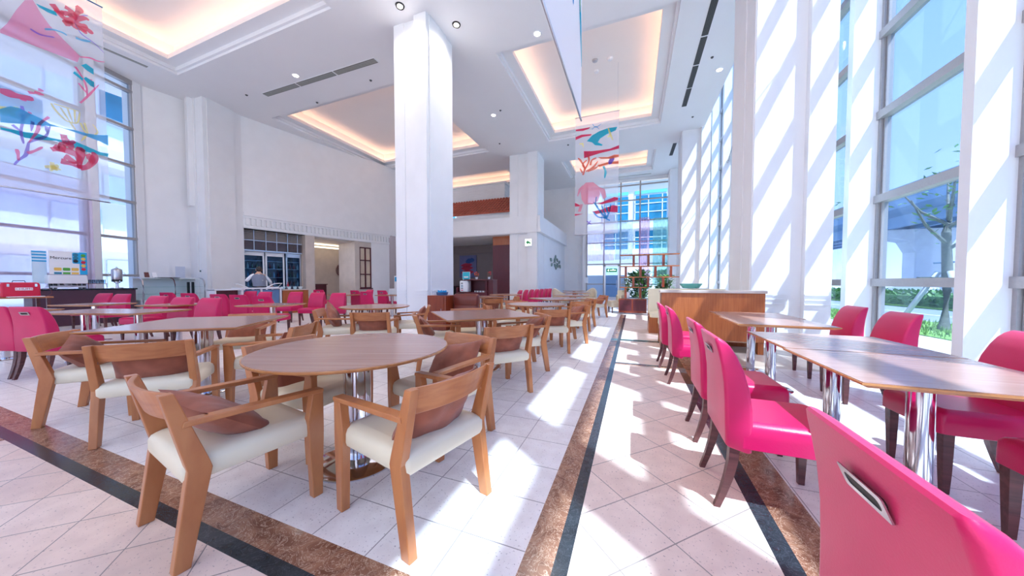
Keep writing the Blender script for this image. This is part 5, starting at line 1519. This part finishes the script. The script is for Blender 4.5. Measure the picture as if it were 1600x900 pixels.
b = MB(); b.tube([(0, 0.09 * math.cos(a), 0.09 + 0.09 * math.sin(a)) for a in [2 * PI * k / 16 for k in range(17)]], 0.007, 6); b.build('hoop', DARKM, t)

# ================================================================ ALCOVE WITH GLASS CABINETS
NAVY = mat('cabinet_interior', '#5b7391', 0.5, noise=0.25, nscale=5)
for k, (s0, s1, m, l) in enumerate(((0.02, 0.83, SILVER, 'white framed glass door refrigerator at the left of the alcove, behind the person'), (0.87, 1.62, SILVER, 'white framed glass door refrigerator in the middle of the alcove'), (1.68, 2.33, STEEL, 'grey framed glass door wine cabinet at the right of the alcove'))):
    ce = ML @ Vector(((s0 + s1) / 2, -0.6, 0)); t = tag(empty('glass_cabinet', ce), l, 'refrigerator', 'glass door cabinets in the alcove')
    MC = Matrix.Translation(-ce) @ ML
    b = MB(MC); b.box(s0, s1, -1.0, -0.95, 0, 2.5); b.box(s0, s0 + 0.04, -0.95, -0.35, 0, 2.5); b.box(s1 - 0.04, s1, -0.95, -0.35, 0, 2.5); b.box(s0, s1, -0.95, -0.35, 2.42, 2.55); b.box(s0, s1, -0.95, -0.35, 0, 0.12); b.build('housing', NAVY, t)
    b = MB(MC); b.box(s0, s0 + 0.06, -0.35, -0.30, 0.1, 2.5); b.box(s1 - 0.06, s1, -0.35, -0.30, 0.1, 2.5); b.box(s0, s1, -0.35, -0.30, 2.38, 2.55); b.box(s0, s1, -0.35, -0.30, 0.08, 0.2); b.build('door_frame', m, t)
    b = MB(MC); b.box(s0 + 0.05, s1 - 0.05, -0.33, -0.322, 0.2, 2.4); b.build('door_glass', clear('fridge_glass_%d' % k, '#cfe6f4', 0.22), t)
    b = MB(MC)
    for z in (0.6, 1.0, 1.4, 1.8, 2.15): b.box(s0 + 0.05, s1 - 0.05, -0.92, -0.40, z, z + 0.015)
    b.build('shelf', STEEL, t)
bm_ = [mat('bottle_green', '#2f5a44', 0.15, noise=0.1, nscale=5), mat('bottle_white', '#dfe4ea', 0.3, noise=0.05, nscale=5), mat('bottle_red', '#a02a3c', 0.25, noise=0.1, nscale=5), mat('bottle_blue', '#6fb4dd', 0.25, noise=0.1, nscale=5)]
pb = []
for c in range(4):
    b = MB(); b.lathe([(0.036, 0.0), (0.038, 0.02), (0.038, 0.15), (0.014, 0.20), (0.014, 0.26)], n=12); pb.append(b.build('bottle', bm_[c]))
used_c = {}
cn = ['dark green bottle', 'white bottle', 'red bottle', 'blue bottle']; rn = ['lowest lit shelf', 'second shelf from below', 'middle shelf', 'fourth shelf', 'top shelf']
for r_, z in enumerate((0.615, 1.015, 1.415, 1.815)):
    for k in range(14):
        s = 0.12 + k * 0.165
        if 0.75 < s < 0.95 or 1.55 < s < 1.76: continue
        c = (k * 3 + r_ * 2 + (k // 3)) % 4
        o = pb[c] if not used_c.get(c) else pb[c].copy()
        if used_c.get(c): COL.objects.link(o)
        used_c[c] = 1
        o.location = ML @ Vector((s, -0.52, z + 0.002))
        tag(o, cn[c] + ' standing on the ' + rn[r_] + ' of the alcove cabinets', 'bottle', cn[c] + 's on the ' + rn[r_] + ' of the alcove')
t = tag(empty('ventilation_grille', ML @ Vector((1.2, -0.2, 3.0))), 'metal louvre panel with small glass panes above the alcove cabinets', 'louvre')
ML2 = Matrix.Translation(-(ML @ Vector((1.2, -0.2, 3.0)))) @ ML
b = MB(ML2)
for k in range(9): b.box(0.0, 2.36, -0.27, -0.245, 3.05 + k * 0.05, 3.085 + k * 0.05)
b.build('slat', mat('slat_taupe', '#8f8580', 0.5, noise=0.06, nscale=8), t)
b = MB(ML2)
for s in (0.0, 0.42, 0.86, 1.28, 1.72, 2.14): b.box(s, s + 0.025, -0.24, -0.2, 2.58, 3.5)
b.box(0, 2.36, -0.24, -0.2, 2.56, 2.62); b.box(0, 2.36, -0.24, -0.2, 3.02, 3.05); b.build('mullion', STEEL, t)
b = MB(ML2); b.box(0, 2.36, -0.24, -0.235, 2.6, 3.03); b.build('pane', clear('smoky_glass', '#cfc6cb', 0.2, 0.3, '#b9aeb4'), t)
# passage behind the piers
t = tag(empty('reception_desk', ML @ Vector((3.6, -2.6, 0))), 'dark wooden desk in the passage between the stone piers', 'desk')
ML3 = Matrix.Translation(-(ML @ Vector((3.6, -2.6, 0)))) @ ML
b = MB(ML3); b.box(3.0, 4.6, -3.0, -2.4, 0, 1.05); b.build('body', DARKM, t); b = MB(ML3); b.box(2.95, 4.65, -3.05, -2.35, 1.05, 1.10); b.build('top', LEG, t)
t = tag(empty('wall_disc', ML @ Vector((5.4, -4.4, 2.0))), 'red sunburst wall disc in the passage, half hidden by the pier', 'wall ornament')
ML4 = Matrix.Translation(-(ML @ Vector((5.4, -4.4, 2.0)))) @ ML
b = MB(ML4); 
for k in range(28):
    a = 2 * PI * k / 28; b.prism([(6.75 + 0.15 * math.cos(a - 0.05), 2.0 + 0.15 * math.sin(a - 0.05)), (6.75 + 0.50 * math.cos(a - 0.07), 2.0 + 0.50 * math.sin(a - 0.07)), (6.75 + 0.50 * math.cos(a + 0.07), 2.0 + 0.50 * math.sin(a + 0.07)), (6.75 + 0.15 * math.cos(a + 0.05), 2.0 + 0.15 * math.sin(a + 0.05))], -4.42, -4.36, 'y')
b.build('ray', DARKM, t)
b = MB(ML4); b.prism([(6.75 + 0.17 * math.cos(2 * PI * k / 24), 2.0 + 0.17 * math.sin(2 * PI * k / 24)) for k in range(24)], -4.43, -4.34, 'y'); b.build('hub', REDW, t)
b = MB(ML); b.box(3.0, 3.3, -4.48, -4.42, 0, 2.6); b.box(4.2, 4.35, -4.48, -4.42, 0, 3.2)
struct(b.build('trim_2', DARKM))
b = MB(ML); b.box(3.0, 7.0, -4.0, -3.85, 3.36, 3.42); b.box(3.0, 7.0, -2.4, -2.3, 3.36, 3.42); tag(b.build('ceiling_light_strip', emis('strip_glow', '#ffe9c8', 1.0)), 'pair of light strips on the passage ceiling behind the stone pier', 'ceiling light')

# ================================================================ TROLLEY AND PERSON
t = tag(empty('serving_trolley', (-12.45, 7.15, 0)), 'white serving trolley with grey blue panels and slanted rails, in front of the person', 'trolley')
b = MB()
for y in (-0.62, -0.05, 0.60):
    b.box(-0.25, -0.20, y, y + 0.05, 0, 0.96); b.box(0.20, 0.25, y, y + 0.05, 0, 0.96)
b.box(-0.27, 0.27, -0.65, 0.68, 0.95, 1.0); b.box(-0.25, 0.25, -0.62, 0.65, 0.30, 0.34); b.build('frame', SILVER, t)
b = MB(); b.box(0.20, 0.215, -0.57, -0.07, 0.36, 0.92); b.build('panel', mat('grey_blue_panel', '#6d93bb', 0.4, noise=0.08, nscale=4), t)
b = MB(); b.box(0.20, 0.215, 0.02, 0.58, 0.36, 0.92); b.build('panel', mat('grey_blue_panel2', '#6487b0', 0.4, noise=0.08, nscale=4), t)
for y0 in (-0.75, 0.32):
    b = MB(); b.tube([(0.2, y0 + 0.34, 1.0), (0.2, y0 + 0.02, 1.14), (0.2, y0 - 0.03, 1.12)] if y0 < 0 else [(0.2, y0 - 0.15, 1.0), (0.2, y0 + 0.12, 1.14), (0.2, y0 + 0.38, 1.15), (0.2, y0 + 0.24, 1.01), (0.2, y0 - 0.1, 1.0)], 0.018, 8); b.build('rail', SILVER, t)
t = tag(empty('low_shelf', (-12.2, 6.1, 0)), 'low open shelf with a dark red inside left of the white trolley', 'shelf')
b = MB(); b.box(-0.2, 0.2, -0.4, 0.35, 0.0, 0.05); b.box(-0.2, 0.2, -0.4, 0.35, 0.93, 0.97); b.box(-0.2, 0.2, -0.4, -0.36, 0, 0.95); b.box(-0.2, 0.2, 0.31, 0.35, 0, 0.95); b.build('frame', SILVER, t)
b = MB(); b.box(-0.19, 0.0, -0.36, 0.31, 0.05, 0.93); b.build('back_panel', DARKM, t)
b = MB(); b.box(-12.75, -12.3, 7.9, 8.9, 0, 0.88); b.cur = 1; b.box(-12.78, -12.27, 7.87, 8.93, 0.88, 0.92); tag(b.build('side_counter', [BOOTHW, MARB]), 'wooden side counter to the right of the white trolley', 'counter')
for k in range(4):
    b = MB(); b.lathe([(0.05, 0), (0.085, 0.10), (0.08, 0.10), (0.045, 0.01)], (-12.45, 8.02 + 0.22 * k, 0.922), 16)
    tag(b.build('bowl', mat('pale_bowl_%d' % k, ['#bfe3ee', '#d7eef3', '#bfe0ea', '#e7f3f5'][k], 0.4, noise=0.03, nscale=5)), ['pale blue bowl at the left end of the wooden side counter', 'whitish bowl second from the left on the wooden side counter', 'pale blue bowl second from the right on the wooden side counter', 'white bowl at the right end of the wooden side counter'][k], 'bowl', 'bowls on the side counter')
b = MB(); b.lathe([(0.04, 0), (0.04, 0.16), (0.015, 0.22), (0.015, 0.28)], (-12.7, 8.36, 0.922), 12); tag(b.build('wine_bottle', bm_[2]), 'wine red bottle behind the bowls on the side counter', 'bottle')

def skin_mesh(name, verts, edges, radii, m, parent, sub=2, root=0):
    me = bpy.data.meshes.new(name); me.from_pydata(verts, edges, [])
    o = bpy.data.objects.new(name, me); COL.objects.link(o); o.parent = parent
    me.materials.append(m)
    sk = o.modifiers.new('skin', 'SKIN')
    if not me.skin_vertices: me.attributes.new('skin_vertices', 'FLOAT', 'POINT') if False else None
    sv = me.skin_vertices[0].data if len(me.skin_vertices) else None
    if sv is None:
        bm = bmesh.new(); bm.from_mesh(me); lay = bm.verts.layers.skin.verify(); bm.verts.ensure_lookup_table()
        for i, v in enumerate(bm.verts):
            r = radii[i]; v[lay].radius = r if isinstance(r, tuple) else (r, r); v[lay].use_root = (i == root)
        bm.to_mesh(me); bm.free()
    else:
        for i, s in enumerate(sv):
            r = radii[i]; s.radius = r if isinstance(r, tuple) else (r, r); s.use_root = (i == root)
    sk.use_smooth_shade = True
    ss = o.modifiers.new('sub', 'SUBSURF'); ss.levels = sub; ss.render_levels = sub
    return o
SKIN = mat('skin_tone', '#d9a98c', 0.5, noise=0.04, nscale=10); HAIR = mat('dark_hair', '#2a2020', 0.5, noise=0.2, nscale=40, stretch=(1, 1, 6)); SHIRT = mat('white_shirt', '#eef1f7', 0.7, noise=0.02, nscale=10, bump=0.1, bscale=40); VEST = mat('grey_waistcoat', '#7d8496', 0.75, noise=0.06, nscale=30, bump=0.1, bscale=90); TROU = mat('dark_trousers', '#2c3040', 0.8, noise=0.08, nscale=20)
# local frame: x forward, y to the person's left; leaning forward over the work surface
per = tag(empty('person', (-13.1, 7.58, 0), R(158)), 'person in a grey waistcoat and white shirt, back to the camera, leaning over the counter', 'person')
P_ = {'pel': (0, 0, 0.98), 'w': (0.03, 0, 1.12), 'ch': (0.10, 0.0, 1.33), 'nb': (0.17, -0.01, 1.50), 'nk': (0.20, -0.02, 1.57), 'hd': (0.235, -0.03, 1.66), 'ht': (0.245, -0.035, 1.745),
      'sl': (0.14, 0.19, 1.44), 'el': (0.12, 0.36, 1.24), 'wl': (0.33, 0.30, 1.32), 'sr': (0.15, -0.20, 1.43), 'er': (0.17, -0.36, 1.20), 'wr': (0.36, -0.42, 1.06),
      'hl': (0, 0.10, 0.92), 'kl': (0.03, 0.12, 0.50), 'al': (-0.02, 0.12, 0.09), 'tl': (0.13, 0.13, 0.03), 'hr': (0, -0.10, 0.92), 'kr': (0.04, -0.12, 0.50), 'ar': (-0.01, -0.12, 0.09), 'tr': (0.14, -0.14, 0.03)}
Rr = {'pel': (0.115, 0.15), 'w': (0.10, 0.13), 'ch': (0.11, 0.15), 'nb': (0.06, 0.075), 'nk': 0.052, 'hd': (0.082, 0.092), 'ht': (0.06, 0.066), 'sl': 0.055, 'el': 0.042, 'wl': 0.027, 'sr': 0.055, 'er': 0.042, 'wr': 0.027,
      'hl': 0.085, 'kl': 0.058, 'al': 0.036, 'tl': 0.03, 'hr': 0.085, 'kr': 0.058, 'ar': 0.036, 'tr': 0.03}
keys = list(P_); E_ = [('pel', 'w'), ('w', 'ch'), ('ch', 'nb'), ('nb', 'nk'), ('nk', 'hd'), ('hd', 'ht'), ('nb', 'sl'), ('sl', 'el'), ('el', 'wl'), ('nb', 'sr'), ('sr', 'er'), ('er', 'wr'), ('pel', 'hl'), ('hl', 'kl'), ('kl', 'al'), ('al', 'tl'), ('pel', 'hr'), ('hr', 'kr'), ('kr', 'ar'), ('ar', 'tr')]
V_ = [P_[k] for k in keys]; RR = [Rr[k] for k in keys]; EE = [(keys.index(a), keys.index(b_)) for a, b_ in E_]
for side, w in ((1, 'wl'), (-1, 'wr')):
    wv = Vector(P_[w]); el = Vector(P_['el' if side == 1 else 'er']); d = (wv - el).normalized(); s = Vector((0, 0, 1)).cross(d).normalized(); n_ = d.cross(s)
    palm = wv + d * 0.06; V_.append(tuple(palm)); RR.append((0.026, 0.02)); pi_ = len(V_) - 1; EE.append((keys.index(w), pi_))
    for k, (o_, L_) in enumerate(((-0.030, 0.060), (-0.010, 0.072), (0.010, 0.068), (0.030, 0.052))):
        a = palm + d * 0.035 + s * o_; m_ = a + d * L_ * 0.5 - n_ * 0.006; e_ = m_ + d * L_ * 0.42 - n_ * 0.024
        i0 = len(V_); V_ += [tuple(a), tuple(m_), tuple(e_)]; RR += [0.010, 0.009, 0.0075]; EE += [(pi_, i0), (i0, i0 + 1), (i0 + 1, i0 + 2)]
    a = wv + d * 0.03 + s * 0.032 * side; m_ = a + d * 0.03 + s * 0.02 * side; e_ = m_ + d * 0.025 - n_ * 0.01
    i0 = len(V_); V_ += [tuple(a), tuple(m_), tuple(e_)]; RR += [0.011, 0.010, 0.008]; EE += [(keys.index(w), i0), (i0, i0 + 1), (i0 + 1, i0 + 2)]
skin_mesh('body', V_, EE, RR, SKIN, per)
def sub_skin(name, ks, es, scale, m, extra=None):
    vs = [P_[k] for k in ks]; rs = []
    for k in ks:
        r = Rr[k]; r = r if isinstance(r, tuple) else (r, r); sc = (extra or {}).get(k, scale); rs.append((r[0] * sc, r[1] * sc))
    return skin_mesh(name, vs, [(ks.index(a), ks.index(b_)) for a, b_ in es], rs, m, per)
sub_skin('shirt', ['ch', 'w', 'nb', 'sl', 'el', 'wl', 'sr', 'er', 'wr'], [('w', 'ch'), ('ch', 'nb'), ('nb', 'sl'), ('sl', 'el'), ('el', 'wl'), ('nb', 'sr'), ('sr', 'er'), ('er', 'wr')], 1.22, SHIRT, {'ch': 0.98, 'w': 0.98, 'nb': 1.0, 'el': 1.45, 'er': 1.45, 'wl': 1.3, 'wr': 1.3})
sub_skin('trousers', ['pel', 'hl', 'kl', 'al', 'hr', 'kr', 'ar'], [('pel', 'hl'), ('hl', 'kl'), ('kl', 'al'), ('pel', 'hr'), ('hr', 'kr'), ('kr', 'ar')], 1.2, TROU, {'pel': 1.1, 'al': 1.6, 'ar': 1.6})
b = MB(); rings = []
for z, x, hx, hy in ((1.02, -0.005, 0.150, 0.200), (1.10, 0.02, 0.148, 0.195), (1.22, 0.055, 0.150, 0.205), (1.34, 0.095, 0.155, 0.220), (1.42, 0.125, 0.145, 0.205), (1.475, 0.145, 0.120, 0.160), (1.505, 0.160, 0.075, 0.095)):
    rings.append([(x + hx * math.cos(2 * PI * k / 24), hy * math.sin(2 * PI * k / 24), z + 0.22 * -hx * math.cos(2 * PI * k / 24) * 0.6) for k in range(24)])
b.loft(rings); b.build('waistcoat', VEST, per)
b = MB(); b.ball((0.225, -0.03, 1.70), 0.098, 0.092, 0.092, 20, 12); b.ball((0.175, -0.028, 1.655), 0.06, 0.080, 0.075, 16, 10); b.build('hair', HAIR, per)
for s in (-1, 1):
    b = MB(); b.ball((0.235, -0.03 + s * 0.088, 1.655), 0.022, 0.012, 0.032, 10, 8); b.build('ear', SKIN, per)
b = MB(); b.ball((0.325, -0.036, 1.645), 0.022, 0.016, 0.024, 10, 8); b.build('nose', SKIN, per)
for s in (-1, 1):
    b = MB(); b.ball((0.308, -0.036 + s * 0.033, 1.675), 0.012, 0.013, 0.009, 10, 8); b.build('eye', INK, per)
b = MB(); b.ball((0.308, -0.036, 1.602), 0.010, 0.026, 0.006, 10, 6); b.build('mouth', mat('lip', '#b5625a', 0.5, noise=0.03, nscale=9), per)
for s in ('l', 'r'):
    b = MB(); a, t_ = Vector(P_['a' + s]), Vector(P_['t' + s]); b.loft([[(a.x - 0.06 + x, a.y + y * q, z) for x, y in rrect(0.0 + 0.001 + 0.14 * q2, 0.045, 0.0009, 3, 0.12, 0)] for z, q, q2 in ((0.0, 1.0, 1), (0.04, 1.0, 1), (0.075, 0.8, 0.8), (0.09, 0.5, 0.5))]); b.build('shoe', BLACKP, per)

# condiment bits seen at the far end of the last row
t = tag(empty('buffet_table', (-12.6, 15.0, 0)), 'white clothed buffet table under the framed window', 'table')
b = MB(); rings = []
for z, g in ((0.0, 0.04), (0.4, 0.02), (0.80, 0.0), (0.82, -0.01)):
    rings.append([(x + 0.012 * math.sin(k * 2.1) * (1 - z), y + 0.012 * math.cos(k * 1.7) * (1 - z), z) for k, (x, y) in enumerate(rrect(0.9 + g, 0.35 + g, 0.05, 8))])
b.loft(rings); b.build('tablecloth', PAPER, t)
t = tag(empty('juice_machine', (-12.1, 14.9, 0.822)), 'black drinks machine on the white clothed buffet table by the pillar', 'dispenser')
b = MB(); b.box(-0.22, 0.22, -0.2, 0.2, 0, 0.5); b.box(-0.1, 0.1, -0.28, -0.2, 0.3, 0.45); b.build('housing', BLACKP, t, bevel=0.02); b = MB(); b.box(-0.15, 0.15, -0.21, -0.2, 0.05, 0.25); b.build('panel', STEEL, t)
t = tag(empty('poster_stand', (-12.95, 14.8, 0.822)), 'small blue and orange poster stand on the white buffet table', 'sign')
b = MB(); b.box(-0.22, 0.22, -0.01, 0.01, 0, 0.75); b.build('panel', PAPER, t); b = MB(); b.box(-0.18, 0.02, -0.016, -0.01, 0.42, 0.68); b.build('blue_square', CYANP, t); b = MB(); b.box(0.05, 0.18, -0.016, -0.01, 0.5, 0.72); b.build('orange_square', YELP, t)

# ================================================================ OUTSIDE
# viaduct east of the window wall
t = tag(empty('viaduct', (29, 45, 0)), 'grey blue concrete viaduct seen through the tall right window', 'viaduct')
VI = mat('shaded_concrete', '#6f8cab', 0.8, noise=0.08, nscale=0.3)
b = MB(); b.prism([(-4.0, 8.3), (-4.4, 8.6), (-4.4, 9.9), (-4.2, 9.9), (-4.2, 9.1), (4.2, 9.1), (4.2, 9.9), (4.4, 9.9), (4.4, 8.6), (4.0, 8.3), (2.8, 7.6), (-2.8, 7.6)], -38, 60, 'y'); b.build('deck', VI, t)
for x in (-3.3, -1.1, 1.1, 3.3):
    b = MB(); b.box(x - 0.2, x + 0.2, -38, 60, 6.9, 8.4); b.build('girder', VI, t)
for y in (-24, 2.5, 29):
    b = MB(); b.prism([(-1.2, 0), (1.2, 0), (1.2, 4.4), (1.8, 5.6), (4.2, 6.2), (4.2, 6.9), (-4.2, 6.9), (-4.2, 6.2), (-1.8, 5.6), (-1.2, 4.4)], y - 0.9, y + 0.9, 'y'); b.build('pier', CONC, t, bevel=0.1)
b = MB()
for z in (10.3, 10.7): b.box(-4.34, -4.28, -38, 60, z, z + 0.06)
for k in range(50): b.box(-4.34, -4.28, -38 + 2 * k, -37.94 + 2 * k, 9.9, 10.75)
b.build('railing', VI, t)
def tree(loc, h, label, stakes=True, seed=1, leafs=120, cr_=1.1):
    rnd = random.Random(seed)
    t = tag(empty('street_tree', loc), label, 'tree')
    b = MB(); b.tube([(0, 0, 0), (0.03, 0.0, h * 0.3), (-0.02, 0.02, h * 0.62), (0.03, 0, h * 0.8)], [0.115, 0.095, 0.08, 0.06], 10); b.build('trunk', BARK, t)
    b = MB(); tips = []
    for k in range(7):
        a = k * 0.95 + rnd.random(); L = rnd.uniform(0.6, 1.2) * cr_
        p0 = Vector((0, 0, h * rnd.uniform(0.5, 0.78))); p1 = p0 + Vector((math.cos(a) * L * .5, math.sin(a) * L * .5, L * .45)); p2 = p1 + Vector((math.cos(a) * L * .35, math.sin(a) * L * .35, L * .6))
        b.tube([p0, p1, p2], [0.045, 0.03, 0.015], 7); tips += [p1, p2]
    b.build('branch', BARK, t)
    b = MB()
    for k in range(leafs):
        c = rnd.choice(tips) + Vector((rnd.gauss(0, .22), rnd.gauss(0, .22), rnd.gauss(0.1, .25)))
        d = Vector((rnd.uniform(-1, 1), rnd.uniform(-1, 1), rnd.uniform(-.5, .5))).normalized() * 0.09; s = d.cross(Vector((0.3, 0.2, 1))).normalized() * 0.04
        b.add([c - d, c + s, c + d, c - s], [(0, 1, 2, 3)])
    b.build('foliage', LEAF, t)
    if stakes:
        for a in (0.4, 2.6, 4.6):
            b = MB(); b.tube([(0.75 * math.cos(a), 0.75 * math.sin(a), 0), (0.12 * math.cos(a), 0.12 * math.sin(a), 1.45)], 0.055, 8); b.build('stake', CONC, t)
        b = MB(); b.box(-0.5, 0.5, -0.05, 0.05, 1.22, 1.32); b.build('crossbar', BARK, t)
    return t
tree((7.25, 11.2, 0), 3.9, 'staked young tree with a bare grey trunk outside the tall right window', True, 2)
tree((7.35, 18.5, 0), 4.2, 'farther staked tree seen in the narrow window strip beside the pillar', True, 5)
b = MB()
rnd = random.Random(9)
for k in range(5200):
    x = rnd.uniform(6.15, 8.3); y = rnd.uniform(7, 24); h = rnd.uniform(0.05, 0.14); a = rnd.uniform(0, PI); w = 0.012
    dx, dy = math.cos(a) * w, math.sin(a) * w
    b.add([(x - dx, y - dy, 0), (x + dx, y + dy, 0), (x + rnd.uniform(-.03, .03), y + rnd.uniform(-.03, .03), h)], [(0, 1, 2)])
tag(b.build('grass', GRASS), 'bright green grass strip along the pavement outside the right windows', 'grass', kind='stuff')
b = MB(); rnd = random.Random(4)
for k in range(3500):
    x = rnd.uniform(13.2, 15.3); y = rnd.uniform(12, 38); z = rnd.uniform(0.05, 0.75); d = Vector((rnd.uniform(-1, 1), rnd.uniform(-1, 1), rnd.uniform(-1, 1))).normalized() * 0.16; s = d.cross(Vector((0, 0.3, 1))).normalized() * 0.08
    c = Vector((x, y, z)); b.add([c - d, c + s, c + d, c - s], [(0, 1, 2, 3)])
b.box(13.4, 15.1, 12, 38, 0, 0.5)
tag(b.build('hedge', LEAF), 'low green hedge on the far side of the first road lane', 'hedge', kind='stuff')
t = tag(empty('lamp_post', (17.0, 24.5, -0.05)), 'thin violet grey street pole in front of the viaduct', 'pole')
b = MB(); b.tube([(0, 0, 0), (0, 0, 5.2)], 0.09, 8); b.build('pole', mat('violet_grey', '#8d8fb8', 0.5, metal=0.3, noise=0.03, nscale=3), t); b = MB(); b.tube([(0, 0, 2.4), (0, -2.6, 2.4)], 0.05, 8); b.tube([(0, 0, 2.4), (0, 2.6, 2.4)], 0.05, 8); b.build('crossbar', VI, t)
def car(x, y, m, label):
    t = tag(empty('car', (x, y, -0.08)), label, 'car')
    b = MB(); b.prism([(-2.1, 0.3), (2.1, 0.3), (2.15, 0.7), (1.9, 0.85), (1.0, 0.92), (0.6, 1.38), (-1.1, 1.40), (-1.7, 0.95), (-2.1, 0.85)], -0.85, 0.85, 'x'); b.build('body', m, t, bevel=0.06)
    b = MB(); b.prism([(0.9, 0.93), (0.55, 1.32), (-1.05, 1.34), (-1.55, 0.96)], -0.87, 0.87, 'x'); b.build('window', BLUEG, t)
    for yy in (-1.3, 1.3):
        for xx in (-0.8, 0.8):
            b = MB(); b.prism([(yy + 0.32 * math.cos(2 * PI * k / 16), 0.32 + 0.32 * math.sin(2 * PI * k / 16)) for k in range(16)], xx - 0.1, xx + 0.1, 'x'); b.build('wheel', BLACKP, t)
car(20.5, 34.0, SILVER, 'white car on the far road, right of the viaduct pier'); car(20.5, 29.0, STEEL, 'silver car on the far road behind the young tree')
# building beyond the back windows
t = tag(empty('office_building', (2, 40, 0)), 'white office building with teal window bands beyond the back glass wall', 'building')
b = MB(); b.box(-30, 12, 0, 14, 0, 26); b.build('wall', FACADE, t)
for z0, z1, m in ((14.2, 16.4, TEALG), (11.5, 12.6, TEALP), (8.4, 11.3, TEALG), (4.9, 7.2, TEALG), (17.5, 18.5, TEALP), (18.6, 21.0, TEALG)):
    for x0, x1 in ((-30, -10.5), (-9.6, -6.3), (-3.6, -0.7), (0.0, 3.4), (3.6, 6.8)):
        x0 -= 2; x1 -= 2
        b = MB(); b.box(x0, x1, -0.12, 0.05, z0, z1); w_ = b.build('window' if m is TEALG else 'parapet', m, t)
        if m is TEALG:
            b = MB(); k = x0
            while k < x1: b.box(k, k + 0.09, -0.17, -0.10, z0, z1); k += 1.45
            for z in (z0 + (z1 - z0) * 0.33, z0 + (z1 - z0) * 0.66): b.box(x0, x1, -0.17, -0.10, z, z + 0.08)
            b.build('mullion', FACADE, w_)
b = MB()
for z in (4.6, 7.5, 13.0, 16.8): b.box(-30, 12, -0.5, 0.1, z, z + 0.5)
b.build('ledge', FACADE, t)
leafy('garden_shrub', (0.3, 26.8, 0), 0.9, 2.0, 900, 'green garden shrub outside the back windows, behind the lattice shelf', m=LEAF, pot=False, seed=21, cat='shrub')
leafy('garden_shrub', (2.4, 28.4, 0), 0.9, 2.2, 900, 'green garden shrub at the right outside the back windows', m=LEAF, pot=False, seed=22, cat='shrub')
b = MB(); b.box(-8, -0.6, 26.0, 26.2, 0, 1.75); tag(b.build('garden_wall', FACADE), 'low white wall outside the back glass door', 'wall')
# building beyond the left windows
t = tag(empty('glass_building', (-28, 6, 0)), 'pale building with a glass grid beyond the left windows', 'building')
MG = Matrix.Rotation(R(18.7), 4, 'Z')
b = MB(MG); b.box(-8, 0, -40, 30, 0, 24); b.build('wall', FACADE, t)
for r_ in range(7):
    for c in range(16):
        if (r_ + 2 * c) % 7 == 3: continue
        y0 = -14 + c * 2.1; z0 = 0.9 + r_ * 2.5
        b = MB(MG); b.box(-0.02, 0.08, y0, y0 + 1.95, z0, z0 + 2.0 if r_ % 2 else z0 + 1.6); w_ = b.build('window', [BLUEG, mat('pale_glazing_%d_%d' % (r_, c), '#c9dcf2', 0.15, noise=0.08, nscale=0.6) if c % 3 == 0 else BLUEG, TEALG][2 if (c * 5 + r_) % 11 == 0 else (c % 2)], t)
b = MB(MG)
for z in (3.0, 8.0, 13.2, 18): b.box(0, 1.2, -40, 30, z, z + 0.7)
b.build('ledge', FACADE, t)
